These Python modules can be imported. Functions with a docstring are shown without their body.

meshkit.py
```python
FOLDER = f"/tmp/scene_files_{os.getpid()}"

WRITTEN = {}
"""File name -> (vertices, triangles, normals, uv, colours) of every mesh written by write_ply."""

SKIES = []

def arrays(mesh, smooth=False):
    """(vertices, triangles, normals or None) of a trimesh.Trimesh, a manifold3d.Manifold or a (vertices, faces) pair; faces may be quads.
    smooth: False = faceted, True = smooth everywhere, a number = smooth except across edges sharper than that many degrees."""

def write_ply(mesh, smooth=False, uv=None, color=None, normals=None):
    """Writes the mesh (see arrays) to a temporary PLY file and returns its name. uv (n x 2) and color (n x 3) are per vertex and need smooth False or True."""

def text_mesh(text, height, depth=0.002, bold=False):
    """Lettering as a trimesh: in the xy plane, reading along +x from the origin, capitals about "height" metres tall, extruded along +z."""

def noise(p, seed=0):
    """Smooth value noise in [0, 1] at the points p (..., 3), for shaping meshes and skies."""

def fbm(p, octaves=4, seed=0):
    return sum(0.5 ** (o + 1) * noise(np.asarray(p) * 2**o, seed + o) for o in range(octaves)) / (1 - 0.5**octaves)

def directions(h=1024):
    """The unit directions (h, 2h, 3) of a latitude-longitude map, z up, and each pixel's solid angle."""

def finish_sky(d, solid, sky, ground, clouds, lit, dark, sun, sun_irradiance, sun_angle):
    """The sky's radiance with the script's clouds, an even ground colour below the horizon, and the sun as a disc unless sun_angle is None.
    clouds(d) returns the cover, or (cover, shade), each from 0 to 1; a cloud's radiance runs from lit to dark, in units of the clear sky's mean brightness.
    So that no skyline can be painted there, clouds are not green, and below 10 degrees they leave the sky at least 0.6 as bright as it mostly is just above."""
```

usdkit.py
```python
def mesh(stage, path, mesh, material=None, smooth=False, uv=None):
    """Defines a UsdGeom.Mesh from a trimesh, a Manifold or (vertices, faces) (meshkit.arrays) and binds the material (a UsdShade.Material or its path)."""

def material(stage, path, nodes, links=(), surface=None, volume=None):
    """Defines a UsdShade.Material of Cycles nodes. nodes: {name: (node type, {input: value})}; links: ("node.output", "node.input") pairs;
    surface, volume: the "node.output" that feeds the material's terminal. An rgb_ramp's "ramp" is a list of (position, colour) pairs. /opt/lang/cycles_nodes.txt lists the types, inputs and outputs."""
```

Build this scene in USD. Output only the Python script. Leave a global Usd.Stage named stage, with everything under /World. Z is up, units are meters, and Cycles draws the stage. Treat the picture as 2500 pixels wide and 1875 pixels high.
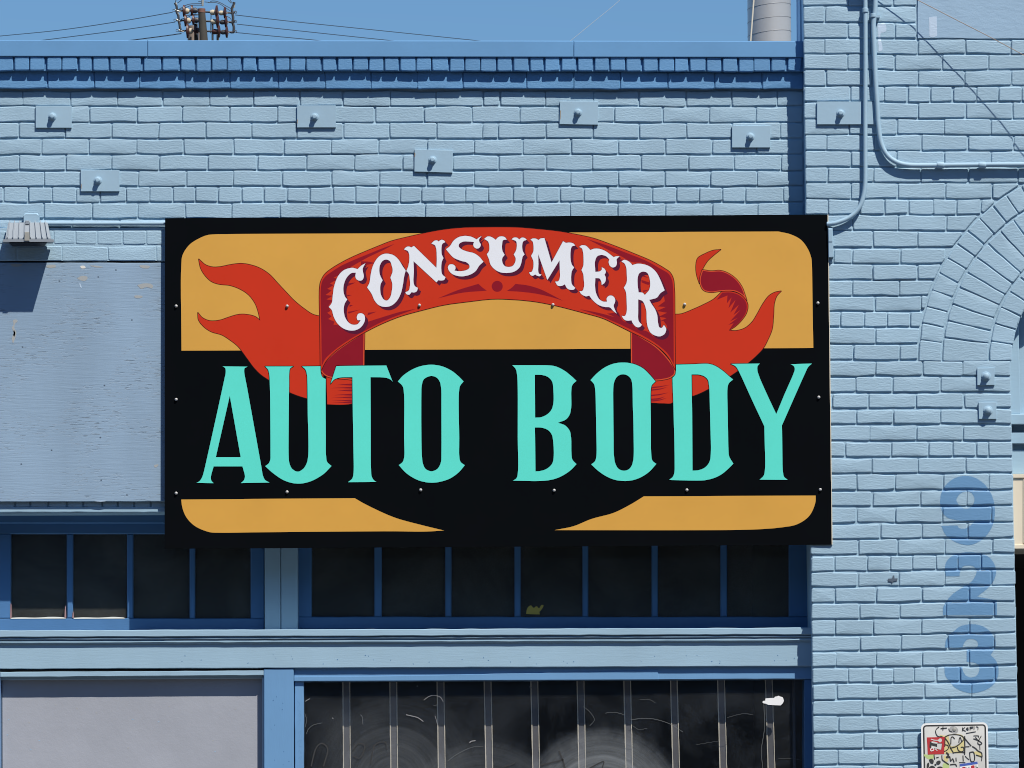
import math, random
import numpy as np
import trimesh
import usdkit
import meshkit
from shapely import affinity
from shapely.geometry import Polygon, Point, LineString, box as sbox
from shapely.geometry.polygon import orient
from shapely.ops import unary_union
from pxr import Usd, UsdGeom, UsdLux, UsdShade, Sdf, Gf, Vt

# ---------------------------------------------------------------- stage, camera, sky, sun
stage = Usd.Stage.CreateInMemory()
UsdGeom.SetStageUpAxis(stage, UsdGeom.Tokens.z)
UsdGeom.SetStageMetersPerUnit(stage, 1.0)
world = UsdGeom.Xform.Define(stage, '/World')
stage.SetDefaultPrim(world.GetPrim())
UsdGeom.Scope.Define(stage, '/World/Looks')

DIST, EYE = 22.0, 1.6
PITCH, ROLL = math.atan2(2.45, DIST), math.radians(0.26)
FPX = 12500.0                       # focal length in pixels of a 2500 wide picture
C = np.array([0.0, -DIST, EYE])
_f = np.array([0, math.cos(PITCH), math.sin(PITCH)])
_r0, _u0 = np.array([1.0, 0, 0]), np.array([0, -math.sin(PITCH), math.cos(PITCH)])
_u = _u0 * math.cos(ROLL) + _r0 * math.sin(ROLL)
_r = _r0 * math.cos(ROLL) - _u0 * math.sin(ROLL)
cam = UsdGeom.Camera.Define(stage, '/World/camera')
cam.CreateHorizontalApertureAttr(36.0)
cam.CreateVerticalApertureAttr(27.0)
cam.CreateFocalLengthAttr(36.0 * FPX / 2500)
cam.CreateClippingRangeAttr(Gf.Vec2f(0.1, 3000))
cam.CreateExposureAttr(0.29)
cam.AddTransformOp().Set(Gf.Matrix4d(*_r, 0, *_u, 0, *(-_f), 0, *C, 1))

KX, KZ = 0.65, 1.75                 # how far shadows fall left and down per metre of depth
S = np.array([KX, -1.0, KZ]); S /= np.linalg.norm(S)
SUN_EL, SUN_ROT = math.asin(S[2]), math.atan2(S[0], S[1])
dome = UsdLux.DomeLight.Define(stage, '/World/sky')
sky_mat = usdkit.material(stage, '/World/Looks/sky', {
    'sky': ('sky_texture', {'sky_type': 'single_scattering', 'sun_disc': False, 'sun_elevation': SUN_EL, 'sun_rotation': SUN_ROT,
                            'altitude': 100.0, 'air_density': 1.5, 'aerosol_density': 0.0, 'ozone_density': 15.0}),
    'bg': ('background_shader', {'strength': 0.078})}, [('sky.color', 'bg.color')], surface='bg.background')
UsdShade.MaterialBindingAPI.Apply(dome.GetPrim()).Bind(sky_mat)
sun = UsdLux.DistantLight.Define(stage, '/World/sun')
sun.CreateIntensityAttr(1.25); sun.CreateAngleAttr(0.53); sun.CreateNormalizeAttr(True)
sun.CreateColorAttr(Gf.Vec3f(1.0, 0.95, 0.87))
_sx = np.cross([0, 0, 1.0], S); _sx /= np.linalg.norm(_sx); _sy = np.cross(S, _sx)
sun.AddTransformOp().Set(Gf.Matrix4d(*_sx, 0, *_sy, 0, *S, 0, 0, 0, 60, 1))

# ---------------------------------------------------------------- geometry helpers
rng = np.random.RandomState(7)
random.seed(7)

def at(u, v, y=0.0):
    """The point of the plane Y = y that the photograph shows at its pixel (u, v) (2500 x 1875)."""
    d = _f * FPX + _r * (u - 1250.0) + _u * (937.5 - v)
    return C + d * ((y + DIST) / d[1])

def ats(uv, y):
    uv = np.asarray(uv, float)
    d = _f * FPX + np.outer(uv[:, 0] - 1250.0, _r) + np.outer(937.5 - uv[:, 1], _u)
    return C + d * ((y + DIST) / d[:, 1])[:, None]

def plane(y):
    return lambda uv, off=0.0: ats(uv, y - off)

used = {}
def path_of(name, parent='/World'):
    parent = str(parent.GetPath()) if hasattr(parent, 'GetPath') else parent
    k = used.get((parent, name), -1) + 1
    used[(parent, name)] = k
    return f'{parent}/{name}' + (f'_{k:03d}' if k else '')

def tag(p, label=None, category=None, group=None, kind=None):
    p = p.GetPrim() if hasattr(p, 'GetPrim') else p
    for k, val in (('label', label), ('category', category), ('group', group), ('kind', kind)):
        if val:
            p.SetCustomDataByKey(k, val)
    return p

def thing(name, label, category, group=None, loc=None):
    x = UsdGeom.Xform.Define(stage, path_of(name))
    return tag(x, label, category, group, 'thing')

def obj(name, mesh, mat, parent='/World', smooth=35, label=None, kind=None):
    m = usdkit.mesh(stage, path_of(name, parent), mesh, MAT[mat] if isinstance(mat, str) else mat, smooth=smooth)
    tag(m, label=label, kind=kind)
    return m

def cat(meshes):
    return trimesh.util.concatenate([trimesh.Trimesh(*m, process=False) if isinstance(m, tuple) else m for m in meshes])

def resample(poly, step):
    ring = poly.exterior
    n = max(8, int(round(ring.length / step)))
    return np.array([ring.interpolate(k / n, normalized=True).coords[0] for k in range(n)])

def ccw(p):
    a = 0.5 * np.sum(p[:, 0] * np.roll(p[:, 1], -1) - np.roll(p[:, 0], -1) * p[:, 1])
    return p if a > 0 else p[::-1]

def inset_ring(p, d):
    """Moves a closed ring (pixel coordinates, ccw in x-right y-down numbers) inwards by d."""
    e1 = p - np.roll(p, 1, 0); e2 = np.roll(p, -1, 0) - p
    n = np.stack([-(e1[:, 1]), e1[:, 0]], 1) / np.maximum(np.linalg.norm(e1, axis=1), 1e-9)[:, None]
    m = np.stack([-(e2[:, 1]), e2[:, 0]], 1) / np.maximum(np.linalg.norm(e2, axis=1), 1e-9)[:, None]
    b = n + m; b /= np.maximum(np.linalg.norm(b, axis=1), 0.35)[:, None]
    c = np.clip(np.sum(b * n, 1), 0.5, 1)
    return p + b * (d / c)[:, None]

def rings_mesh(rings, cap=None):
    """Rings of equal length, back ring first; closed at the front by a fan (or by triangles cap)."""
    n = len(rings[0]); v = np.vstack(rings); f = []
    for k in range(len(rings) - 1):
        for i in range(n):
            j = (i + 1) % n
            a, b, c, d = k * n + i, k * n + j, (k + 1) * n + j, (k + 1) * n + i
            f += [(a, c, b), (a, d, c)]
    o = (len(rings) - 1) * n
    if cap is None:
        v = np.vstack([v, rings[-1].mean(0)])
        for i in range(n):
            f.append((o + i, len(v) - 1, o + (i + 1) % n))
    else:
        f += [(o + a, o + c, o + b) for a, b, c in cap]
    return v, np.array(f)

def triangulate(ring):
    import mapbox_earcut
    t = mapbox_earcut.triangulate_float64(np.ascontiguousarray(ring), np.array([len(ring)], np.uint32)).reshape(-1, 3)
    return [tuple(x) for x in t]

def slab(poly, yf, depth, bev=0.003, px=None, jit=0.0, step=None, proj=None):
    """A board with a chamfered front edge: poly in pixels at depth yf, going back by depth metres."""
    p = np.asarray(poly.exterior.coords[:-1] if hasattr(poly, 'exterior') else poly, float)
    p = ccw(p)
    if step:
        q = []
        for i in range(len(p)):
            a, b = p[i], p[(i + 1) % len(p)]
            n = max(1, int(round(np.linalg.norm(b - a) / step)))
            q += [a + (b - a) * k / n for k in range(n)]
        p = np.array(q)
    if jit:
        w = meshkit.fbm(np.c_[p * 0.02, np.full(len(p), rng.rand() * 50)], 3, seed=3) - 0.5
        w2 = rng.randn(len(p)) * 0.25
        nrm = inset_ring(p, 1.0) - p
        p = p + nrm * ((w * 2.4 + w2) * jit)[:, None]
    px = px if px is not None else bev / 0.00177 * 0.8
    proj = proj or plane(yf)
    front = proj(inset_ring(p, px), 0.0); edge = proj(p, -bev)
    back = edge.copy(); back[:, 1] += depth - bev
    cap = triangulate(inset_ring(p, px))
    v, f = rings_mesh([back, edge, front])
    v = v[:-1]; f = f[:len(f) - len(p)]
    o = 2 * len(p)
    f2 = []
    for a, b, c in cap:
        A, B, D = p[a], p[b], p[c]
        s = (B[0] - A[0]) * (D[1] - A[1]) - (B[1] - A[1]) * (D[0] - A[0])
        f2.append((o + a, o + c, o + b) if s > 0 else (o + a, o + b, o + c))
    bk = [(c - o, b - o, a - o) for a, b, c in f2]
    return v, np.vstack([f, f2, bk])

def quad(u0, v0, u1, v1, du=0.0, dv=0.0):
    """A rectangle in pixels; du leans its lower end, dv drops its right end."""
    return [(u0, v0), (u1, v0 + dv), (u1 + du, v1 + dv), (u0 + du, v1)]

def sheet(poly, proj, front, back):
    """A flat painted shape (holes allowed) of real thickness between two offsets in front of proj's plane."""
    out = []
    for g in getattr(poly, 'geoms', [poly]):
        if g.is_empty or g.geom_type != 'Polygon' or g.area < 0.5:
            continue
        g = orient(g.simplify(0.12), 1.0)
        import mapbox_earcut
        rings = [np.array(g.exterior.coords[:-1])] + [np.array(r.coords[:-1]) for r in g.interiors]
        allp = np.vstack(rings)
        t = mapbox_earcut.triangulate_float64(np.ascontiguousarray(allp), np.cumsum([len(r) for r in rings]).astype(np.uint32)).reshape(-1, 3).astype(int)
        a, b, c = allp[t[:, 0]], allp[t[:, 1]], allp[t[:, 2]]
        s = (b[:, 0] - a[:, 0]) * (c[:, 1] - a[:, 1]) - (b[:, 1] - a[:, 1]) * (c[:, 0] - a[:, 0])
        t = np.where((s > 0)[:, None], t[:, [0, 2, 1]], t)
        n = len(allp)
        v = np.vstack([proj(allp, front), proj(allp, back)])
        f = [t]
        o = 0
        for r in rings:
            m = len(r); i = o + np.arange(m); j = o + (np.arange(m) + 1) % m
            f += [np.stack([i, j, n + j], 1), np.stack([i, n + j, n + i], 1)]
            o += m
        out.append(trimesh.Trimesh(v, np.vstack(f), process=False))
    m = cat(out)
    return m

def tube(points, r, sides=8, close=True):
    p = np.asarray(points, float); n = len(p)
    r = np.broadcast_to(r, n)
    t = np.gradient(p, axis=0); t /= np.linalg.norm(t, axis=1, keepdims=True)
    up = np.array([0, 0, 1.0]) if abs(t[0][2]) < 0.9 else np.array([0, 1.0, 0])
    v, f = [], []
    a = np.cross(t[0], up); a /= np.linalg.norm(a)
    for k in range(n):
        a = a - t[k] * a.dot(t[k]); a /= np.linalg.norm(a); b = np.cross(t[k], a)
        th = np.arange(sides) * 2 * math.pi / sides
        v.append(p[k] + r[k] * (np.outer(np.cos(th), a) + np.outer(np.sin(th), b)))
    v = np.vstack(v)
    for k in range(n - 1):
        for i in range(sides):
            j = (i + 1) % sides
            f += [(k * sides + i, k * sides + j, (k + 1) * sides + j), (k * sides + i, (k + 1) * sides + j, (k + 1) * sides + i)]
    if close:
        v = np.vstack([v, p[0], p[-1]])
        for i in range(sides):
            j = (i + 1) % sides
            f += [(len(v) - 2, j, i), (len(v) - 1, (n - 1) * sides + i, (n - 1) * sides + j)]
    return v, np.array(f)

def boxm(x0, x1, y0, y1, z0, z1):
    m = trimesh.creation.box([x1 - x0, y1 - y0, z1 - z0])
    m.apply_translation([(x0 + x1) / 2, (y0 + y1) / 2, (z0 + z1) / 2])
    return m

def lathe(profile, centre, axis, sides=16):
    """Revolves (radius, position along axis) pairs."""
    axis = np.asarray(axis, float); axis /= np.linalg.norm(axis)
    a = np.cross(axis, [0, 0, 1.0]) if abs(axis[2]) < 0.9 else np.cross(axis, [0, 1.0, 0])
    a /= np.linalg.norm(a); b = np.cross(axis, a)
    th = np.arange(sides) * 2 * math.pi / sides
    v = np.vstack([np.asarray(centre) + axis * h + r * (np.outer(np.cos(th), a) + np.outer(np.sin(th), b)) for r, h in profile])
    f = []
    for k in range(len(profile) - 1):
        for i in range(sides):
            j = (i + 1) % sides
            f += [(k * sides + i, k * sides + j, (k + 1) * sides + j), (k * sides + i, (k + 1) * sides + j, (k + 1) * sides + i)]
    m = trimesh.Trimesh(v, np.array(f), process=False)
    return m

def spline(pts, per=7):
    """A closed outline through points; a point with a third number is a corner, the others are smooth."""
    xy = [np.array(p[:2], float) for p in pts]; corner = [len(p) > 2 for p in pts]
    if np.linalg.norm(xy[0] - xy[-1]) < 1e-6:
        xy, corner = xy[:-1], corner[:-1]
    def cr(P, closed):
        out = []
        n = len(P)
        for i in range(n if closed else n - 1):
            if closed:
                p0, p1, p2, p3 = P[i - 1], P[i], P[(i + 1) % n], P[(i + 2) % n]
            else:
                p1, p2 = P[i], P[i + 1]
                p0 = P[i - 1] if i > 0 else 2 * p1 - p2
                p3 = P[i + 2] if i + 2 < n else 2 * p2 - p1
            t1 = np.linalg.norm(p1 - p0) ** .5 + 1e-6; t2 = t1 + np.linalg.norm(p2 - p1) ** .5 + 1e-6; t3 = t2 + np.linalg.norm(p3 - p2) ** .5 + 1e-6
            for k in range(per):
                t = t1 + (t2 - t1) * k / per
                A1 = (t1 - t) / t1 * p0 + t / t1 * p1
                A2 = (t2 - t) / (t2 - t1) * p1 + (t - t1) / (t2 - t1) * p2
                A3 = (t3 - t) / (t3 - t2) * p2 + (t - t2) / (t3 - t2) * p3
                B1 = (t2 - t) / t2 * A1 + t / t2 * A2
                B2 = (t3 - t) / (t3 - t1) * A2 + (t - t1) / (t3 - t1) * A3
                out.append((t2 - t) / (t2 - t1) * B1 + (t - t1) / (t2 - t1) * B2)
        return out
    if not any(corner):
        return np.array(cr(xy, True))
    s = corner.index(True)
    xy, corner = xy[s:] + xy[:s], corner[s:] + corner[:s]
    xy.append(xy[0]); corner.append(True)
    out, run = [], [xy[0]]
    for p, c in zip(xy[1:], corner[1:]):
        run.append(p)
        if c:
            out += [run[0]] if len(run) == 2 else cr(run, False)
            run = [p]
    return np.array(out)

def shape(pts, origin=(0, 0), scale=1.0, holes=(), per=7):
    o = np.array(origin, float)
    g = Polygon(spline(pts, per) / scale + o).buffer(0)
    for h in holes:
        g = g.difference(Polygon(spline(h, per) / scale + o).buffer(0))
    return g

# ---------------------------------------------------------------- materials
MAT = {}
def paint(name, col, rough=0.5, var=0.06, bump=0.25, grain=(70, 70, 150), fine=420.0, spec=0.5, random_var=0.0, metallic=0.0):
    """Painted surface: its colour drifts a little, and brush marks, grit and runs give it fine relief."""
    c = np.array(col)
    nodes = {
        'geo': ('geometry', {}),
        'map': ('mapping', {'scale': grain}),
        'n1': ('noise_texture', {'scale': 3.1, 'detail': 4.0, 'roughness': 0.6}),
        'n2': ('noise_texture', {'scale': 1.0, 'detail': 4.0, 'roughness': 0.65}),
        'n3': ('noise_texture', {'scale': fine, 'detail': 2.0}),
        'r1': ('rgb_ramp', {'ramp': [(0.3, tuple(c * (1 - var))), (0.7, tuple(np.minimum(c * (1 + var), 1)))]}),
        'add': ('math', {'math_type': 'multiply_add', 'value2': 0.45}),
        'b': ('bump', {'strength': bump, 'distance': 0.004}),
        'p': ('principled_bsdf', {'roughness': rough, 'specular_ior_level': spec, 'metallic': metallic}),
    }
    links = [('geo.position', 'map.vector'), ('geo.position', 'n1.vector'), ('map.vector', 'n2.vector'), ('geo.position', 'n3.vector'),
             ('n1.fac', 'r1.fac'), ('n3.fac', 'add.value1'), ('n2.fac', 'add.value3'), ('add.value', 'b.height'), ('b.normal', 'p.normal')]
    if random_var:
        nodes['oi'] = ('object_info', {})
        nodes['mr'] = ('map_range', {'from_min': 0.0, 'from_max': 1.0, 'to_min': 1 - random_var, 'to_max': 1 + random_var})
        nodes['hs'] = ('hsv', {})
        links += [('oi.random', 'mr.value'), ('mr.result', 'hs.value'), ('r1.color', 'hs.color'), ('hs.color', 'p.base_color')]
    else:
        links += [('r1.color', 'p.base_color')]
    MAT[name] = usdkit.material(stage, f'/World/Looks/{name}', nodes, links, surface='p.BSDF')

def plain(name, col, rough=0.5, metallic=0.0, spec=0.5):
    MAT[name] = usdkit.material(stage, f'/World/Looks/{name}', {'p': ('principled_bsdf', {'base_color': col, 'roughness': rough, 'metallic': metallic, 'specular_ior_level': spec})}, [], surface='p.BSDF')

LIGHT_BLUE = (0.292, 0.430, 0.530)
paint('brick_paint', LIGHT_BLUE, 0.6, 0.08, 0.5, (45, 60, 170), random_var=0.03)
paint('mortar_paint', LIGHT_BLUE, 0.55, 0.05, 0.45, (90, 90, 110))
paint('trim_paint', LIGHT_BLUE, 0.45, 0.05, 0.15, (12, 40, 160))
paint('metal_paint', (0.285, 0.42, 0.52), 0.62, 0.05, 0.12, (60, 60, 60))
paint('cornice_paint', (0.105, 0.258, 0.46), 0.5, 0.08, 0.4, (60, 60, 170), random_var=0.06)
paint('coping_paint', (0.128, 0.29, 0.50), 0.42, 0.06, 0.05, (4, 20, 20))
paint('shaded_sash_paint', (0.062, 0.155, 0.31), 0.5, 0.08, 0.16, (30, 40, 160), spec=0.25)  # recess shade is put into this blue; the sunlit paint is lighter
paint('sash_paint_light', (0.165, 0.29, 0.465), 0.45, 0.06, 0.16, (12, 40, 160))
paint('post_paint', (0.135, 0.285, 0.485), 0.45, 0.05, 0.12, (110, 40, 12))
paint('board_paint', (0.315, 0.33, 0.37), 0.6, 0.07, 0.2, (40, 40, 40))
paint('number_paint', (0.118, 0.262, 0.445), 0.5, 0.06, 0.3, (60, 60, 170))
paint('plaster_paint', (0.28, 0.41, 0.535), 0.5, 0.06, 0.35, (25, 25, 60))
paint('pale_paint', (0.45, 0.56, 0.68), 0.5, 0.05, 0.3, (60, 60, 120))
paint('sign_black', (0.003, 0.0038, 0.0048), 0.4, 0.1, 0.03, (9, 9, 9), spec=0.04)
paint('sign_orange', (0.63, 0.325, 0.052), 0.45, 0.04, 0.04, (9, 9, 9))
paint('sign_red', (0.545, 0.034, 0.012), 0.42, 0.03, 0.03, (9, 9, 9), spec=0.15)
paint('sign_crimson', (0.245, 0.008, 0.018), 0.42, 0.08, 0.03, (9, 9, 9), spec=0.15)
paint('sign_rim', (0.62, 0.075, 0.025), 0.42, 0.05, 0.03, (9, 9, 9), spec=0.15)
paint('sign_outline', (0.022, 0.006, 0.006), 0.42, 0.05, 0.02, (9, 9, 9), spec=0.15)
paint('sign_plum', (0.085, 0.009, 0.032), 0.42, 0.05, 0.02, (9, 9, 9), spec=0.15)
paint('sign_white', (0.76, 0.77, 0.80), 0.42, 0.02, 0.02, (9, 9, 9))
paint('sign_teal', (0.108, 0.69, 0.565), 0.42, 0.025, 0.02, (9, 9, 9), spec=0.35)
paint('edge_highlight', (0.62, 0.55, 0.42), 0.7, 0.1, 0.2)  # beige that paints the highlight along the sign's right edge
plain('screw_metal', (0.45, 0.44, 0.42), 0.6, 0.1)
plain('bare_wood', (0.33, 0.345, 0.34), 0.8)
paint('fixture_metal', (0.24, 0.27, 0.30), 0.45, 0.04, 0.06)
plain('lens', (0.03, 0.035, 0.04), 0.15)
plain('lens_prism', (0.5, 0.5, 0.45), 0.2)
paint('beige', (0.66, 0.58, 0.45), 0.5, 0.03, 0.05)
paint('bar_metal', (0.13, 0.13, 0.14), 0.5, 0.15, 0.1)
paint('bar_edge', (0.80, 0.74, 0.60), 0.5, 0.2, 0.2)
plain('dark_room', (0.035, 0.035, 0.036), 0.9)
paint('asphalt', (0.04, 0.041, 0.044), 0.9, 0.15, 0.5)
paint('facing_wall', (0.07, 0.075, 0.08), 0.8, 0.1, 0.2)
paint('concrete', (0.12, 0.12, 0.12), 0.85, 0.08, 0.3)
paint('wood_pole', (0.19, 0.15, 0.12), 0.85, 0.25, 0.5, (20, 20, 1.5))
paint('wood_dark', (0.05, 0.045, 0.035), 0.85, 0.2, 0.5, (20, 20, 1.5))
plain('porcelain', (0.06, 0.018, 0.014), 0.5)
plain('cement_cream', (0.50, 0.43, 0.31), 0.6)
plain('dark_steel', (0.05, 0.05, 0.055), 0.5, 0.3)
plain('pale_steel', (0.42, 0.41, 0.36), 0.45, 0.4)
plain('rust_cap', (0.17, 0.075, 0.05), 0.7)
plain('cable_black', (0.03, 0.035, 0.045), 0.6)
plain('cable_tan', (0.30, 0.22, 0.16), 0.7)
plain('wire_pale', (0.62, 0.58, 0.48), 0.5)
paint('galvanised', (0.47, 0.475, 0.47), 0.4, 0.07, 0.04, (8, 8, 8), metallic=0.35)
plain('seam_dark', (0.30, 0.30, 0.30), 0.5, 0.3)
paint('sticker_white', (0.60, 0.595, 0.56), 0.5, 0.2, 0.05, (25, 25, 25))
plain('marker_black', (0.03, 0.03, 0.03), 0.6)
plain('marker_grey', (0.36, 0.36, 0.35), 0.6)
plain('sticker_red', (0.45, 0.03, 0.035), 0.5)
plain('sticker_blue', (0.06, 0.11, 0.40), 0.5)
plain('sticker_yellow', (0.62, 0.54, 0.25), 0.6)
plain('sticker_green', (0.45, 0.55, 0.22), 0.6)
plain('sign_edge_white', (0.80, 0.80, 0.78), 0.4)
plain('rust_stain', (0.26, 0.19, 0.12), 0.8)
plain('knot_dark', (0.07, 0.10, 0.14), 0.8)
plain('scratch_pale', (0.13, 0.14, 0.14), 0.7)
plain('scratch_mid', (0.24, 0.24, 0.24), 0.7)
plain('putty', (0.66, 0.64, 0.58), 0.7)
plain('primer_pink', (0.30, 0.17, 0.17), 0.7)
plain('tape_yellow', (0.42, 0.33, 0.06), 0.6)
plain('paper_white', (0.78, 0.78, 0.78), 0.7)

def plywood():
    c = np.array((0.238, 0.338, 0.445))
    nodes = {
        'geo': ('geometry', {}),
        'm1': ('mapping', {'scale': (9, 9, 130)}), 'n1': ('noise_texture', {'scale': 1.0, 'detail': 5.0, 'roughness': 0.6, 'distortion': 0.4}),
        'm2': ('mapping', {'scale': (3.2, 3, 5)}), 'n2': ('noise_texture', {'scale': 1.0, 'detail': 3.0}),
        'm3': ('mapping', {'scale': (22, 22, 330)}), 'n3': ('noise_texture', {'scale': 1.0, 'detail': 3.0, 'roughness': 0.55}),
        'm4': ('mapping', {'scale': (5, 5, 2.0)}), 'n4': ('noise_texture', {'scale': 1.0, 'detail': 3.0}),
        'crack': ('rgb_ramp', {'ramp': [(0.60, (0, 0, 0)), (0.65, (1, 1, 1))]}),
        'zone': ('rgb_ramp', {'ramp': [(0.44, (0, 0, 0)), (0.60, (1, 1, 1))]}),
        'cm': ('mix_color', {'blend_type': 'multiply', 'fac': 1.0}),
        'base': ('rgb_ramp', {'ramp': [(0.3, tuple(c * 0.93)), (0.7, tuple(c * 1.07))]}),
        'dk': ('mix_color', {'blend_type': 'mix', 'b': tuple(c * 0.45)}),
        'h': ('math', {'math_type': 'multiply_add', 'value2': 0.6}),
        'h2': ('math', {'math_type': 'subtract'}),
        'b': ('bump', {'strength': 0.45, 'distance': 0.004}),
        'p': ('principled_bsdf', {'roughness': 0.5})}
    links = [('geo.position', f'm{k}.vector') for k in (1, 2, 3, 4)] + [(f'm{k}.vector', f'n{k}.vector') for k in (1, 2, 3, 4)]
    links += [('n3.fac', 'crack.fac'), ('n2.fac', 'zone.fac'), ('crack.color', 'cm.a'), ('zone.color', 'cm.b'), ('n4.fac', 'base.fac'),
              ('base.color', 'dk.a'), ('cm.result', 'dk.fac'), ('dk.result', 'p.base_color'),
              ('n1.fac', 'h.value1'), ('n4.fac', 'h.value3'), ('h.value', 'h2.value1'), ('cm.result', 'h2.value2'), ('h2.value', 'b.height'), ('b.normal', 'p.normal')]
    MAT['plywood'] = usdkit.material(stage, '/World/Looks/plywood', nodes, links, surface='p.BSDF')
plywood()

def glass(name, dirt_col, lo, hi, dust, swoosh=()):
    """A window pane: clear with a reflection, under a film of dust that is thicker in clouds and wiped streaks."""
    nodes = {
        'geo': ('geometry', {}), 'tr': ('transparent_bsdf', {'color': (0.93, 0.93, 0.93)}), 'gl': ('glossy_bsdf', {'color': (1, 1, 1), 'roughness': 0.03}),
        'ior': ('map_range', {'from_min': 0.0, 'from_max': 1.0, 'to_min': 1.45, 'to_max': 1 / 1.45}), 'fr': ('fresnel', {}), 'mx': ('mix_closure', {}), 'df': ('diffuse_bsdf', {'color': dirt_col}), 'mx2': ('mix_closure', {}),
        'n': ('noise_texture', {'scale': 2.6, 'detail': 6.0, 'roughness': 0.62, 'distortion': 0.6}),
        'n2': ('noise_texture', {'scale': 170.0, 'detail': 2.0}),
        'r': ('map_range', {'from_min': 0.42, 'from_max': 0.72, 'to_min': lo, 'to_max': hi, 'clamp': True}),
        'g': ('map_range', {'from_min': 0.3, 'from_max': 0.7, 'to_min': 0.6, 'to_max': 1.4, 'clamp': True}),
        'dm': ('math', {'math_type': 'multiply'}), 'da': ('math', {'math_type': 'add', 'value2': dust})}
    links = [('geo.position', 'n.vector'), ('geo.position', 'n2.vector'), ('n.fac', 'r.value'), ('n2.fac', 'g.value'), ('r.result', 'dm.value1'), ('g.result', 'dm.value2'),
             ('tr.BSDF', 'mx.closure1'), ('gl.BSDF', 'mx.closure2'), ('fr.fac', 'mx.fac'), ('geo.backfacing', 'ior.value'), ('ior.result', 'fr.IOR'), ('mx.closure', 'mx2.closure1'), ('df.BSDF', 'mx2.closure2')]
    last = 'dm.value'
    for k, (cx, cy, r0, r1, gain) in enumerate(swoosh):
        p = at(cx, cy, 0.035)
        nodes[f'v{k}'] = ('vector_math', {'math_type': 'distance', 'vector2': tuple(p)})
        nodes[f'w{k}'] = ('noise_texture', {'scale': 9.0, 'detail': 5.0, 'roughness': 0.7})
        nodes[f'wa{k}'] = ('math', {'math_type': 'multiply_add', 'value2': 0.10})
        nodes[f'cx{k}'] = ('combine_xyz', {})
        nodes[f'ms{k}'] = ('math', {'math_type': 'multiply', 'value2': 55.0})
        nodes[f'sn{k}'] = ('noise_texture', {'scale': 1.0, 'detail': 4.0, 'roughness': 0.7})
        nodes[f'sr{k}'] = ('map_range', {'from_min': 0.3, 'from_max': 0.7, 'to_min': 0.35, 'to_max': 1.35, 'clamp': True})
        nodes[f'sm{k}'] = ('math', {'math_type': 'multiply'})
        links += [(f'v{k}.value', f'ms{k}.value1'), (f'ms{k}.value', f'cx{k}.x'), (f'w{k}.fac', f'cx{k}.y'), (f'cx{k}.vector', f'sn{k}.vector'), (f'sn{k}.fac', f'sr{k}.value'), (f'sr{k}.result', f'sm{k}.value1'), (f's{k}.result', f'sm{k}.value2')]
        nodes[f's{k}'] = ('map_range', {'range_type': 'smoothstep', 'from_min': r0 + 0.05, 'from_max': r1 + 0.05, 'to_min': gain, 'to_max': 0.0, 'clamp': True})
        nodes[f't{k}'] = ('math', {'math_type': 'add'})
        links += [('geo.position', f'v{k}.vector1'), ('geo.position', f'w{k}.vector'), (f'w{k}.fac', f'wa{k}.value1'), (f'v{k}.value', f'wa{k}.value3'), (f'wa{k}.value', f's{k}.value'),
                  (last, f't{k}.value1'), (f'sm{k}.value', f't{k}.value2')]
        last = f't{k}.value'
    links += [(last, 'da.value1'), ('da.value', 'mx2.fac')]
    MAT[name] = usdkit.material(stage, f'/World/Looks/{name}', nodes, links, surface='mx2.closure')
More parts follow.
